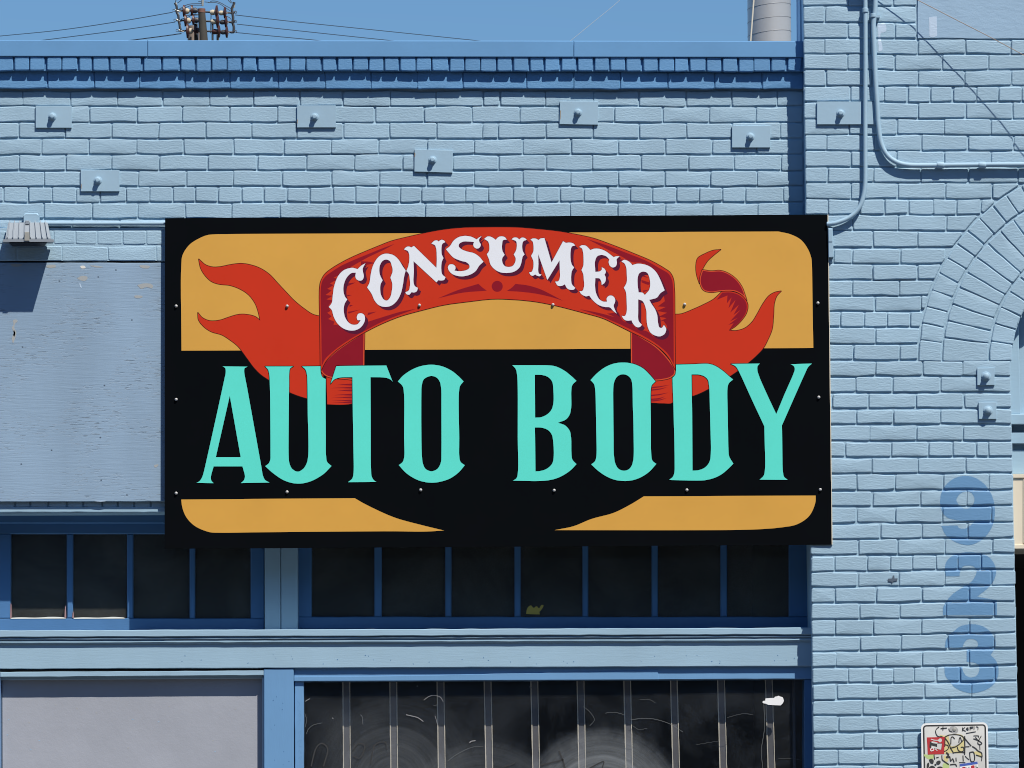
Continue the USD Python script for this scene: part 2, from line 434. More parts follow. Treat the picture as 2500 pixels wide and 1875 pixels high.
glass('pane_glass', (0.45, 0.46, 0.42), 0.0, 0.035, 0.03)
glass('scratched_glass', (0.42, 0.45, 0.47), 0.0, 0.03, 0.004, swoosh=((1470, 1975, 0.22, 0.38, 0.20), (960, 1905, 0.10, 0.45, 0.06), (1180, 2010, 0.28, 0.40, 0.05)))

# ---------------------------------------------------------------- ground, street, rooms behind the shop front (mostly out of frame)
g = obj('road', boxm(-120, 120, -90, -3.2, -0.3, 0.0), 'asphalt', smooth=False); tag(g, 'dark asphalt street in front of the building', 'road', kind='structure')
fb = cat([boxm(-90, -21, -46, -33.5, 0, 14.0), boxm(-21.02, 14, -46, -34, 0, 16), boxm(14.02, 90, -46, -33.7, 0, 14.6)])
g = obj('facing_building', fb, 'facing_wall', smooth=False); tag(g, 'row of plain buildings across the street', 'building', kind='structure')
g = obj('pavement', boxm(-120, 120, -3.2, 0.6, -0.3, 0.13), 'concrete', smooth=False); tag(g, 'pale concrete pavement along the shop front', 'pavement', kind='structure')
g = obj('ground', boxm(-900, 900, 0.6, 1500, -0.3, 0.05), 'asphalt', smooth=False); tag(g, 'ground behind the building', 'ground', kind='structure')

YP = -0.11                                                  # face of the brick pier
XW0, XW1 = at(-260, 900)[0], at(1965, 900)[0]
ZTOP, ZLINT = at(1000, 140)[2], at(1000, 640, 0.0)[2]
room = cat([boxm(XW0, XW1, 5.0, 5.1, 0, ZTOP), boxm(XW0 - .1, XW0, 0.31, 5.1, 0, ZTOP), boxm(XW1, XW1 + .1, 0.31, 5.1, 0, ZTOP),
            boxm(XW0, XW1, 0.31, 5.0, ZTOP - 0.1, ZTOP), boxm(XW0, XW1, 0.31, 5.0, 0.05, 0.1)])
g = obj('shop_interior', room, 'dark_room', smooth=False); tag(g, 'dark shop room seen through the windows', 'room', kind='structure')

# ---------------------------------------------------------------- bricks
def brick_mesh(poly, yf, relief=0.0065, px=1.9, rough=1.0, step=None):
    L = poly.exterior.length
    rounded = poly.buffer(-3.4, join_style=2).buffer(3.4, quad_segs=2)
    if rounded.is_empty or rounded.geom_type != 'Polygon':
        rounded = poly
    c0 = ccw(np.array(rounded.simplify(0.25).exterior.coords[:-1]))
    p = []
    for i in range(len(c0)):                                 # rounded corners, and a point every 30 pixels or so along the edges
        a, b = c0[i], c0[(i + 1) % len(c0)]
        n = max(1, int(round(np.linalg.norm(b - a) / 23.0)))
        p += [a + (b - a) * (k + (rng.rand() - .5) * .4 * (k > 0)) / n for k in range(n)]
    p = np.array(p)
    nrm = inset_ring(p, 1.0) - p
    w = rng.randn(len(p)); w = 0.6 * w + 0.4 * np.roll(w, 1)
    p = p + nrm * (w * 0.72 * rough)[:, None]
    p[:, 1] += (meshkit.noise(np.c_[p[:, 0] / 55.0, p[:, 1] / 19.0, np.zeros(len(p))], 77) - 0.5) * 3.0 * min(rough, 1)
    tilt = rng.randn(2) * 0.0005 * rough
    c = p.mean(0)
    def lift(ring, off):
        v = ats(ring, yf)
        v[:, 1] += off + (ring - c) @ (tilt / 60.0)
        return v
    r0 = lift(inset_ring(p, -0.4), relief + 0.003)
    r1 = lift(p, 0.0020 + rng.rand(len(p)) * 0.0007)
    r2 = lift(inset_ring(p, px), rng.randn(len(p)) * 0.0001 * rough)
    return rings_mesh([r0, r1, r2])

def mortar_grid(poly, y, amp, step=7.0, seed=0):
    x0, y0, x1, y1 = poly.bounds
    us, vs = np.arange(x0, x1 + step, step), np.arange(y0, y1 + step, step)
    U, V = np.meshgrid(us, vs)
    pts = np.c_[U.ravel(), V.ravel()]
    P = ats(pts, y)
    P[:, 1] += (meshkit.fbm(np.c_[pts / 24.0, np.zeros(len(pts))], 3, seed) - 0.5) * 2 * amp
    import shapely
    ok = shapely.contains_xy(poly, (U[:-1, :-1] + step / 2).ravel(), (V[:-1, :-1] + step / 2).ravel())
    n = len(us)
    i = (np.arange(len(vs) - 1)[:, None] * n + np.arange(n - 1)[None]).ravel()[ok]
    f = np.vstack([np.stack([i, i + n, i + n + 1], 1), np.stack([i, i + n + 1, i + 1], 1)])
    return trimesh.Trimesh(P, f, process=False)

def course(parent, mat, y0, y1, joints, yf, dy=0.0, gap=2.5, vgap=2.8, clip=None, relief=0.0065, xref=(0, 1), keep=None, sink=None):
    """One course of bricks between the pixel rows y0 and y1; dy is how far its right end sits lower."""
    out = []
    for a, b in zip(joints[:-1], joints[1:]):
        j = rng.randn(4) * 0.55
        def yy(y, x):
            return y + dy * (x - xref[0]) / (xref[1] - xref[0])
        u0, u1 = a + gap * (0.15 + rng.rand() * 0.75), b - gap * (0.15 + rng.rand() * 0.75)
        poly = Polygon([(u0 + j[0] * .5, yy(y0 + vgap / 2 + j[0], u0)), (u1 + j[1] * .5, yy(y0 + vgap / 2 + j[1], u1)), (u1 + j[2] * .5, yy(y1 - vgap / 2 + j[2] * .6, u1)), (u0 + j[3] * .5, yy(y1 - vgap / 2 + j[3] * .6, u0))])
        if clip is not None:
            poly = poly.difference(clip)
            if poly.geom_type != 'Polygon':
                poly = max(poly.geoms, key=lambda q: q.area)
            if poly.area < 150:
                continue
        m = brick_mesh(poly, yf + rng.randn() * 0.0007, relief + rng.randn() * 0.0006)
        obj('brick', m, mat, parent, smooth=27)
        out.append((poly, m))
    return out

# left wall, above the sign
WALL = thing('brick_wall', 'light blue painted brick wall above the black sign, below the darker blue cornice', 'brick wall')
wall_poly = Polygon([(-60, 205), (1964, 205), (1970, 640), (-60, 640)])
obj('mortar', mortar_grid(wall_poly, 0.0072, 0.0024, seed=5), 'mortar_paint', WALL, smooth=True)
obj('core', boxm(XW0 - 0.1, at(1962, 400)[0], 0.012, 0.30, ZLINT, ZTOP), 'mortar_paint', WALL, smooth=False)
E = 1961
rows = [
    (221.5, 259, [-62, 55, 173, 287, 397, 511, 619, 731, 837, 953, 1064, 1179, 1221, 1331, 1449, 1559, 1675, 1787, 1899, E]),
    (260, 298.5, [-20, 96, 218, 334, 446, 562, 678, 797, 915, 1035, 1153, 1269, 1385, 1500, 1618, 1732, 1846, E]),
    (299.5, 337.5, [-70, 46, 160, 273, 387, 502, 614, 725, 839, 951, 1066, 1179, 1217, 1333, 1448, 1561, 1677, 1787, 1905, E]),
    (339, 376.5, [-15, 101, 217, 333, 449, 570, 693, 809, 925, 1043, 1158, 1276, 1395, 1510, 1624, 1738, 1848, E]),
    (378, 415.5, [-68, 47, 161, 273, 389, 507, 628, 748, 866, 984, 1107, 1217, 1333, 1447, 1565, 1681, 1793, 1907, E]),
    (417, 454.5, [-8, 108, 226, 338, 455, 570, 689, 809, 925, 1043, 1158, 1275, 1393, 1510, 1624, 1734, 1848, E]),
    (456, 493.5, [-50, 8, 70, 127, 186, 245, 308, 365, 422, 477, 532, 590, 644, 701, 756, 813, 868, 923, 976, 1029, 1084, 1136, 1193, 1252, 1309, 1367, 1426, 1484, 1538, 1593, 1652, 1707, 1763, 1821, 1913, E]),
    (495.5, 533.5, [-8, 107, 225, 338, 452, 566, 684, 803, 921, 1038, 1155, 1275, 1392, 1509, 1624, 1739, 1851, E]),
    (536, 557.5, [-62, 58, 176, 292, 410]),
]
for y0, y1, js in rows:
    course(WALL, 'brick_paint', y0, y1, js, 0.0, relief=0.009)
# the shallow courses over the plywood, standing a little proud
lint = Polygon([(-60, 560), (420, 560), (420, 639), (-60, 639)])
obj('mortar', mortar_grid(lint, -0.0095, 0.0008, seed=9), 'mortar_paint', WALL, smooth=True)
obj('ledge', slab(quad(-60, 556.5, 420, 562.5), -0.0095, 0.02, 0.006, px=0.6, step=14, jit=0.8), 'mortar_paint', WALL)
for y0, y1, js in [(563, 597, [-45, 15, 74, 131, 184, 237, 299, 357, 415]), (601.5, 637.5, [-78, 40, 151, 264, 382, 430])]:
    course(WALL, 'brick_paint', y0, y1, js, -0.0118, relief=0.0016, gap=1.6, vgap=1.6)

# cornice: coping, a course of headers and a course of stretchers, each stepping out
CORN = thing('brick_cornice', 'deep blue stepped brick cornice along the roof edge under the sky', 'cornice')
obj('core', boxm(XW0 - 0.1, at(1962, 150)[0], -0.012, 0.3, at(900, 212)[2], at(900, 139)[2]), 'cornice_paint', CORN, smooth=False)
y1c, y2c = -0.050, -0.023
obj('mortar', slab(quad(-260, 136, 1962, 173, 0, 1.5), y1c + 0.013, 0.05, 0.001), 'cornice_paint', CORN)
obj('mortar', slab(quad(-260, 172, 1962, 214.5, 0, 1.5), y2c + 0.006, 0.05, 0.001), 'cornice_paint', CORN)
heads = [-46, -6, 34, 72, 112, 150, 190, 226, 266, 306, 347, 395, 439, 477, 515, 554, 591, 629, 670, 709, 746, 786, 822, 862, 900, 938, 976, 1016, 1054, 1094, 1134, 1172, 1212, 1252, 1291, 1329, 1369, 1409, 1450, 1489, 1528, 1567, 1607, 1647, 1684, 1723, 1762, 1801, 1840, 1880, 1922, 1960]
course(CORN, 'cornice_paint', 137, 172.5, heads, y1c, dy=1.5, gap=4.6, vgap=1.0, relief=0.014, xref=(0, 1960))
strs = [-10, 116, 230, 340, 452, 562, 680, 794, 905, 1018, 1130, 1286, 1400, 1515, 1630, 1745, 1860, 1961]
course(CORN, 'cornice_paint', 174, 216, strs, y2c, dy=1.5, gap=1.6, vgap=1.5, relief=0.006, xref=(0, 1960))
for u0, u1 in ((-260, 359.6), (360.4, 1400), (1400.8, 1961)):
    a, b = 98 + u0 * 2.4 / 1960, 98 + u1 * 2.4 / 1960
    obj('coping', slab([(u0, a), (u1, b), (u1, b + 39.5), (u0, a + 39.5)], -0.0565, 0.40, 0.003), 'coping_paint', CORN, smooth=25)

# ---------------------------------------------------------------- the brick pier at the right with its arch
AC, R0, R1, R2, R3 = (2731.0, 880.0), 489.0, 431.0, 317.5, 261.0
def lx(v):                                                   # left edge of the pier
    return 1961 + 26.0 * v / 1875
def rx(v):                                                   # its right edge below the arch
    return 2466 + (v - 880) * 0.0218
disc = lambda r: Point(AC).buffer(r, quad_segs=64)
pier_poly = Polygon([(lx(-60), -60), (2780, -60), (2780, 880), (rx(880), 880), (rx(2300), 2300), (lx(2300), 2300)]).difference(disc(R3))
PIER = thing('brick_pier', 'light blue painted brick pier with a brick arch, right of the black sign', 'brick pier')
obj('core', slab(pier_poly.simplify(0.5), YP + 0.0115, 0.5, 0.001), 'mortar_paint', PIER, smooth=False)
mort_poly = Polygon([(lx(-30) + 2, -30), (2600, -30), (2600, 880), (rx(880) - 2, 880), (rx(1900) - 2, 1900), (lx(1900) + 2, 1900)]).difference(disc(R3 + 2))
obj('mortar', mortar_grid(mort_poly, YP + 0.0072, 0.0024, seed=21), 'mortar_paint', PIER, smooth=True)
prow = [
    (-25, 14.5, [2072, 2180, 2238], 0), (16, 54, [2015, 2129, 2238], 0), (55.5, 93.5, [2070, 2126, 2186, 2238], 0), (95.5, 132, [2013, 2126, 2241, 2357, 2469, 2560], 0),
    (133, 170, [2070, 2184, 2300, 2413, 2530], 0), (171.5, 209.5, [2017, 2129, 2241, 2355, 2469, 2560], 0),
    (211, 248.5, [2076, 2159, 2216, 2272, 2327, 2383.5, 2438.6, 2495.6, 2552], 0), (250.5, 288.5, [2018, 2130, 2243, 2358, 2473, 2590], 0),
    (290, 328.5, [2074, 2190, 2305.6, 2419.6, 2535], 0), (330, 367, [2019, 2135, 2249, 2362.6, 2475, 2590], 0), (368.5, 406, [2078, 2190, 2305.6, 2419.6, 2535], 0),
    (408, 445.5, [2020, 2134, 2249, 2364.5, 2486, 2590], 0), (447, 485, [2078, 2192, 2309, 2423, 2540], 0),
    (486.5, 523.5, [2023, 2099, 2160.6, 2218, 2279, 2336, 2395, 2450], 0), (525.5, 562.5, [2081.6, 2193.6, 2310, 2410], 0),
    (564.5, 603, [2023, 2131, 2241, 2355], 0), (606, 643.5, [2036, 2081.6, 2198.6, 2309.5, 2360], 0), (645.5, 683, [2131, 2240, 2340], -0.5),
    (685, 721.5, [2081.6, 2196, 2300], -0.5), (723, 760, [2135, 2249, 2300], -1), (761.5, 799, [2053, 2110, 2165, 2222, 2270], -1),
    (801, 838.5, [2138, 2262], -1), (841, 878.5, [2084.6, 2197, 2250], -1), (881, 917.5, [2139, 2252.5, 2351, 9999], -1),
    (920, 957.5, [2090, 2179.6, 2296, 9999], -1), (961, 997, [2032, 2121.5, 2236.5, 2353, 9999], -1.5), (1000.5, 1035.5, [2091, 2181, 2298, 9999], -1.5),
    (1039, 1076, [2124, 2239, 2352, 9999], -1.5), (1079, 1115.5, [2063.7, 2176.5, 2267.7, 2326.5, 2383.5, 2414, 9999], -2), (1118.5, 1155.5, [2128, 2242, 2358, 9999], -2),
    (1158.5, 1196, [2092, 2186, 2302.6, 2415, 9999], -2.5), (1199.5, 1236.5, [2130, 2247, 2361, 9999], -3), (1240, 1277, [2092, 2186.6, 2302, 2420, 9999], -3.5),
    (1280, 1316.5, [2148.5, 2250.7, 2363.5, 9999], -4.5), (1319, 1355.5, [2096, 2193.6, 2307, 2422.5, 9999], -5),
    (1358, 1394.5, [2037.8, 2118.6, 2173, 2227.4, 2285.7, 2339, 2395.7, 9999], -6), (1397, 1433.5, [2095, 2194.4, 2308, 2420, 9999], -6),
    (1436, 1472.5, [2039, 2139, 2251.5, 2366.6, 9999], -7), (1475, 1511.5, [2098.4, 2197, 2309, 2427.6, 9999], -7), (1514, 1551, [2040, 2132, 2250, 2367, 9999], -7),
    (1553, 1589.5, [2100, 2200, 2313.7, 2427.6, 9999], -7), (1592, 1629, [2042, 2140, 2252.7, 2367, 9999], -7), (1632, 1668.5, [2072, 2128, 2181, 2232, 2286.5, 2343, 2428, 9999], -7),
    (1671, 1707.5, [2043, 2144, 2256.6, 2372, 9999], -6), (1710, 1747, [2105.8, 2202, 2317, 2431.5, 9999], -6), (1749, 1787, [2046.7, 2142, 2256, 2372, 9999], -6),
    (1790, 1827, [2107, 2204, 2317, 2431.5, 9999], -5), (1830, 1867, [2046.7, 2145, 2256, 2372, 9999], -4), (1869, 1906, [2107, 2204, 2317, 2431.5, 9999], -4),
]
all_pier = []
hide_behind_sign = sbox(0, 560, 2012, 1310)                  # nothing of these shows
for y0, y1, js, dy in prow:
    js = [lx(y0) - 1] + [rx(y1) + 1 if j == 9999 else j for j in js]
    all_pier += course(PIER, 'brick_paint', y0, y1, js, YP, dy=dy * 1.0, clip=disc(R0 + 2.5) if y1 < 882 else None, xref=(1985, 2480), relief=0.009)

def arch_brick(r_in, r_out, a0, a1, g=1.3):
    def P(r, a):
        a = math.radians(a); return (AC[0] - r * math.cos(a), AC[1] - r * math.sin(a))
    e0, e1 = math.degrees(g / r_out), math.degrees(g / r_out)
    i0 = math.degrees(g / r_in)
    pts = [P(r_in, a0 + i0), P(r_in, (a0 + a1) / 2), P(r_in, a1 - i0), P(r_out, a1 - e1), P(r_out, (a0 + a1) / 2), P(r_out, a0 + e0)]
    return Polygon(pts)
for r_in, r_out, first, stepa, n in ((R1 + 2.2, R0 - 1.5, 0.8, 5.0, 14), (R2 + 2.2, R1 - 2.2, 1.9, 5.7, 12), (R3, R2 - 2.2, 0.9, 7.85, 9)):
    a0 = -0.3
    for k in range(n):
        a1 = first + stepa * (k + 0.0 if first > 2 else k + 1) + rng.randn() * 0.12 + (0 if k else 0)
        if k == 0:
            a1 = first + stepa
        poly = arch_brick(r_in + rng.rand() * 1.2, r_out - rng.rand() * 1.2, a0, a1)
        a0 = a1
        if poly.bounds[0] > 2530:
            continue
        m = brick_mesh(poly, YP + rng.randn() * 0.0006, 0.009)
        all_pier.append((poly, m))
        obj('brick', m, 'brick_paint', PIER, smooth=27)
obj('plaster_patch', slab([(2240, -60), (2600, -60), (2600, 93), (2420, 94.5), (2300, 92.5), (2240, 94)], YP - 0.0005, 0.008, 0.0015, step=16, jit=0.8), 'plaster_paint', PIER)
AP = YP + 0.0072

# height field of the pier's face, for paint that follows the bricks
def relief_of(region, res=1.0):
    x0, y0, x1, y1 = [int(q) for q in region]
    U, V = np.meshgrid(np.arange(x0, x1 + 1), np.arange(y0, y1 + 1))
    pts = np.c_[U.ravel(), V.ravel()].astype(float)
    H = (AP + (meshkit.fbm(np.c_[pts / 24.0, np.zeros(len(pts))], 3, 21) - 0.5) * 2 * 0.0024).reshape(U.shape)
    def to_px(P):
        d = P - C
        z = d @ _f
        return np.stack([1250 + FPX * (d @ _r) / z, 937.5 - FPX * (d @ _u) / z], 1)
    for poly, (v, f) in all_pier:
        b = poly.bounds
        if b[2] < x0 - 4 or b[0] > x1 + 4 or b[3] < y0 - 4 or b[1] > y1 + 4:
            continue
        px = to_px(v)
        for t in f:
            a, bb, c = px[t]
            mnx, mxx = int(math.floor(min(a[0], bb[0], c[0]))), int(math.ceil(max(a[0], bb[0], c[0])))
            mny, mxy = int(math.floor(min(a[1], bb[1], c[1]))), int(math.ceil(max(a[1], bb[1], c[1])))
            mnx, mxx, mny, mxy = max(mnx, x0), min(mxx, x1), max(mny, y0), min(mxy, y1)
            if mnx > mxx or mny > mxy:
                continue
            den = (bb[1] - c[1]) * (a[0] - c[0]) + (c[0] - bb[0]) * (a[1] - c[1])
            if abs(den) < 1e-9:
                continue
            gx, gy = np.meshgrid(np.arange(mnx, mxx + 1), np.arange(mny, mxy + 1))
            w0 = ((bb[1] - c[1]) * (gx - c[0]) + (c[0] - bb[0]) * (gy - c[1])) / den
            w1 = ((c[1] - a[1]) * (gx - c[0]) + (a[0] - c[0]) * (gy - c[1])) / den
            w2 = 1 - w0 - w1
            ok = (w0 >= -0.01) & (w1 >= -0.01) & (w2 >= -0.01)
            y = w0 * v[t[0], 1] + w1 * v[t[1], 1] + w2 * v[t[2], 1]
            sl = H[mny - y0:mxy - y0 + 1, mnx - x0:mxx - x0 + 1]
            np.copyto(sl, np.minimum(sl, y), where=ok)
    return U, V, H

def drape(poly, name, mat, parent='/World', lift=0.0006):
    """A coat of paint that follows the bricks and joints."""
    import shapely
    b = poly.bounds
    U, V, H = relief_of((b[0] - 3, b[1] - 3, b[2] + 3, b[3] + 3))
    pts = np.c_[U.ravel(), V.ravel()].astype(float)
    ok = shapely.contains_xy(poly, (U[:-1, :-1] + 0.5).ravel(), (V[:-1, :-1] + 0.5).ravel())
    d = _f * FPX + np.outer(pts[:, 0] - 1250.0, _r) + np.outer(937.5 - pts[:, 1], _u)
    P = C + d * ((H.ravel() - lift + DIST) / d[:, 1])[:, None]
    n = U.shape[1]
    i = (np.arange(U.shape[0] - 1)[:, None] * n + np.arange(n - 1)[None]).ravel()[ok]
    f = np.vstack([np.stack([i, i + n, i + n + 1], 1), np.stack([i, i + n + 1, i + 1], 1)])
    m = trimesh.Trimesh(P, f, process=False); m.remove_unreferenced_vertices()
    return obj(name, m, mat, parent, smooth=True)

obj('hole', sheet(shape([(2168, 1413, 1), (2178, 1412, 1), (2180, 1405, 1), (2183, 1405, 1), (2184, 1412, 1), (2192, 1412, 1), (2190, 1418, 1), (2181, 1419, 1), (2179, 1424, 1), (2176, 1420, 1), (2169, 1419, 1)]), plane(YP - 0.0012), 0.0012, -0.001), 'knot_dark', PIER, smooth=False)
# painted street number, read downwards
N_O, N_S = (2270, 1140), 5.53
nine = shape([(140, 460), (160, 340), (220, 240), (320, 160), (450, 122), (580, 135), (700, 200), (800, 310), (860, 450), (880, 600), (860, 750), (800, 880), (720, 970), (600, 1040), (500, 1055), (400, 1035), (300, 990), (210, 910), (155, 795, 1), (370, 792, 1), (400, 825), (470, 835), (550, 790), (610, 725, 1), (500, 728), (350, 715), (230, 680), (160, 590)],
             N_O, N_S, holes=[[(360, 450), (385, 390), (430, 350), (500, 330), (560, 350), (600, 410), (600, 470), (560, 540), (490, 565), (420, 540)]])
two = shape([(215, 1475, 1), (205, 1370), (225, 1280), (290, 1210), (400, 1165), (540, 1150), (700, 1170), (800, 1220), (870, 1310), (895, 1420), (870, 1520), (800, 1620), (640, 1752, 1), (905, 1800, 1), (908, 2000, 1), (175, 2000, 1), (180, 1900), (250, 1779), (330, 1700), (480, 1605), (560, 1550), (620, 1460), (630, 1395), (590, 1345), (520, 1330), (450, 1345), (415, 1400), (400, 1475, 1)], N_O, N_S)
three = shape([(330, 665), (400, 610), (500, 580), (600, 575), (720, 605), (810, 670), (870, 760), (890, 840), (870, 915), (820, 990, 1), (880, 1050), (920, 1130), (930, 1230), (900, 1330), (850, 1400), (760, 1460), (650, 1495), (550, 1505), (440, 1480), (340, 1430), (270, 1350), (210, 1270), (195, 1150, 1), (440, 1150, 1), (450, 1210), (490, 1270), (555, 1293), (630, 1270), (668, 1200), (660, 1130), (600, 1095), (500, 1085, 1), (495, 905, 1), (600, 905), (648, 870), (645, 820), (610, 785), (555, 772), (490, 795), (450, 860), (442, 890, 1), (205, 890, 1), (215, 800), (250, 740)], (2270, 1420), N_S)
for nm, sh, lab in (('painted_number_nine', nine, 'numeral 9'), ('painted_number_two', two, 'numeral 2'), ('painted_number_three', three, 'numeral 3')):
    p = drape(sh, nm, 'number_paint')
    tag(p, {'numeral 9': 'darker blue painted numeral 9 on the brick pier, topmost of the three', 'numeral 2': 'darker blue painted numeral 2 on the brick pier, middle one', 'numeral 3': 'darker blue painted numeral 3 on the brick pier, above the stickered sign'}[lab], 'painted number')
obj('paint_patch', sheet(shape([(2268, 42, 1), (2287, 40, 1), (2288, 88, 1), (2278, 91), (2269, 89, 1)]), plane(YP - 0.0005), 0.0006, -0.001), 'pale_paint', PIER, smooth=False)
drape(shape([(2143, 60, 1), (2160, 57), (2163, 76), (2150, 82), (2154, 122), (2145, 126, 1)]), 'paint_patch', 'pale_paint', PIER)

# ---------------------------------------------------------------- plywood panel left of the sign
PLY = thing('plywood_panel', 'weathered blue painted plywood panel with flaking paint, left of the black sign', 'plywood panel')
obj('board', slab([(-260, 641), (440, 642), (440, 1222.5), (398.5, 1224), (-260, 1225)], -0.0095, 0.018, 0.002, step=18, jit=0.5), 'plywood', PLY)
pp = plane(-0.0095)
for k, (pts, mt) in enumerate([
    ([(188, 680, 1), (198, 674), (212, 675), (214, 679), (207, 686), (196, 684)], 'bare_wood'), ([(194, 690), (198, 697), (199, 703), (196, 701)], 'pale_paint'),
    ([(335, 696, 1), (350, 692), (368, 693), (374, 698), (371, 704, 1), (357, 701), (345, 705)], 'bare_wood'), ([(328, 722), (348, 723), (347, 726), (330, 727)], 'bare_wood'),
    ([(32, 782), (40, 780), (43, 784), (37, 790), (35, 800), (40, 812), (36, 828), (32, 838), (29, 826), (33, 812), (29, 800), (33, 792)], 'bare_wood'),
    ([(34, 806), (37, 812), (35, 822), (32, 818)], 'pale_paint'), ([(113, 649), (135, 647), (136, 652), (115, 653)], 'bare_wood'), ([(196, 650), (206, 649), (209, 654), (199, 655)], 'putty'),
    ([(219, 648), (238, 649), (252, 652), (236, 653)], 'bare_wood'), ([(340, 648), (366, 650), (362, 655), (344, 653)], 'bare_wood'), ([(230, 1223), (262, 1222.4), (248, 1224.6)], 'pale_paint'),
    ([(26, 645), (55, 646), (48, 650), (30, 650)], 'bare_wood'), ([(376, 1136), (387, 1134), (383, 1140), (378, 1141)], 'bare_wood')]):
    obj('bare_patch', sheet(shape(pts), pp, 0.0005, -0.001), mt, PLY, smooth=False)
for u, v in ((322, 781), (255, 941), (126, 1099), (245, 1068), (247, 1172), (310, 1208), (52, 1133), (55, 847), (240, 676), (145, 686), (283, 659)):
    obj('knot_hole', sheet(Polygon([(u - 2.4, v - .6), (u + .8, v - 2), (u + 2.4, v + .8), (u - .8, v + 2)]), pp, 0.0004, -0.001), 'knot_dark', PLY, smooth=False)
cr = []
for u0, v0, u1, v1 in ((0, 638, 300, 639), (300, 639, 420, 640)):
    cr.append(slab(quad(u0, v0 - 0.6, u1, v1 + 1.6), 0.003, 0.01, 0.001))
obj('gap', cat(cr), 'cable_black', PLY, smooth=False)

# ---------------------------------------------------------------- shop front woodwork
YWIN = 0.222
FRONT = thing('shopfront_frame', 'light blue timber shop front frame with a moulded ledge between upper and lower windows', 'shop front')
zb = at(1000, 2300)[2]
# lintel under the plywood: shaded header bricks, a ledge and the head board
for a, b in zip([-45, 37, 74, 118, 163, 203, 250, 288, 327, 368], [37, 74, 118, 163, 203, 250, 288, 327, 368, 420]):
    obj('brick', brick_mesh(Polygon([(a + 2, 1221), (b - 2, 1221), (b - 2, 1238.5), (a + 2, 1238.5)]), 0.012, 0.006), 'brick_paint', FRONT, smooth=50)
obj('lintel', slab(quad(-260, 1215, 2010, 1238), 0.020, 0.15, 0.001), 'mortar_paint', FRONT)
obj('ledge', slab(quad(-260, 1237.5, 1985, 1250.5), 0.010, 0.10, 0.003, step=18, jit=0.9), 'trim_paint', FRONT)
obj('head_board', slab(quad(-260, 1249, 1985, 1276), 0.15, 0.12, 0.002), 'shaded_sash_paint', FRONT)
obj('lintel_core', boxm(XW0, XW1, 0.03, 0.30, at(1000, 1249, 0.03)[2], ZLINT + 0.05), 'mortar_paint', FRONT, smooth=False)
# upper windows
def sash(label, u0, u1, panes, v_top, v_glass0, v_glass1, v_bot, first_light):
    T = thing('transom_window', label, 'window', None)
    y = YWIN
    obj('rail', slab(quad(u0, v_top, u1, v_glass0), y, 0.05, 0.004), 'sash_paint_light' if first_light else 'shaded_sash_paint', T)
    obj('rail', slab(quad(u0, v_glass1, u1, v_bot), y, 0.05, 0.004, step=20, jit=0.7), 'sash_paint_light' if first_light else 'shaded_sash_paint', T)
    obj('stile', slab(quad(u0, v_glass0 + .3, panes[0][0], v_glass1 - .3), y + 0.0005, 0.05, 0.004), 'sash_paint_light' if first_light else 'shaded_sash_paint', T)
    obj('stile', slab(quad(panes[-1][1], v_glass0 + .3, u1, v_glass1 - .3), y + 0.0005, 0.05, 0.004), 'sash_paint_light' if first_light else 'shaded_sash_paint', T)
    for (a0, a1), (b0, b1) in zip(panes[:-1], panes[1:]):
        obj('glazing_bar', slab(quad(a1, v_glass0 + .3, b0, v_glass1 - .3), y + 0.003, 0.04, 0.006), 'sash_paint_light' if first_light else 'shaded_sash_paint', T)
    for a0, a1 in panes:
        p0, p1 = at(a0 - 3, v_glass1 + 3, y + 0.018), at(a1 + 3, v_glass0 - 3, y + 0.018)
        obj('pane', boxm(p0[0], p1[0], y + 0.018, y + 0.0215, p0[2], p1[2]), 'pane_glass', T, smooth=False)
    return T
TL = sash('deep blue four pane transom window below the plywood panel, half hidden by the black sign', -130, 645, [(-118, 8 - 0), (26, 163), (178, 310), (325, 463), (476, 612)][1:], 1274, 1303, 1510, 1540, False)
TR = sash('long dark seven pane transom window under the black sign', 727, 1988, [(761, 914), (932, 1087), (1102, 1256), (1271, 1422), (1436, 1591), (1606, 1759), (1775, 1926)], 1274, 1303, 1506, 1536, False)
for u0, u1, yy in ((26, 161, 1507), (180, 305, 1507)):       # dried putty and old primer round the two sunlit panes
    obj('putty', sheet(shape([(u0, yy + 1.5, 1), (u0 + 25, yy), (u0 + 60, yy + 1), (u0 + 95, yy - 1), (u1 - 2, yy + 1), (u1, yy + 3, 1), (u0 + 60, yy + 3.5), (u0, yy + 4, 1)]), plane(YWIN), 0.0012, -0.004), 'putty', TL, smooth=False)
for u, v0, v1 in ((26, 1472, 1509), (159, 1478, 1508), (178, 1492, 1508)):
    obj('primer', sheet(Polygon([(u, v0), (u + 2, v0 + 4), (u + 2.6, v1), (u - 1.5, v1 + 1)]), plane(YWIN), 0.0012, -0.004), 'primer_pink', TL, smooth=False)
obj('sticker_scrap', sheet(shape([(1284, 1499, 1), (1288, 1484), (1296, 1478), (1303, 1484), (1310, 1480), (1316, 1485), (1322, 1477), (1327, 1478), (1322, 1488), (1317, 1494), (1318, 1500, 1)]), plane(YWIN + 0.0175), 0.0006, -0.0003), 'tape_yellow', TR, smooth=False, label='torn yellow scrap of tape on a dark pane')
# post between the upper windows, of two boards
for u0, u1 in ((646, 684.6), (686, 727)):
    obj('post', slab(quad(u0, 1270, u1, 1538, 0.5), 0.172, 0.12, 0.003), 'trim_paint', FRONT)
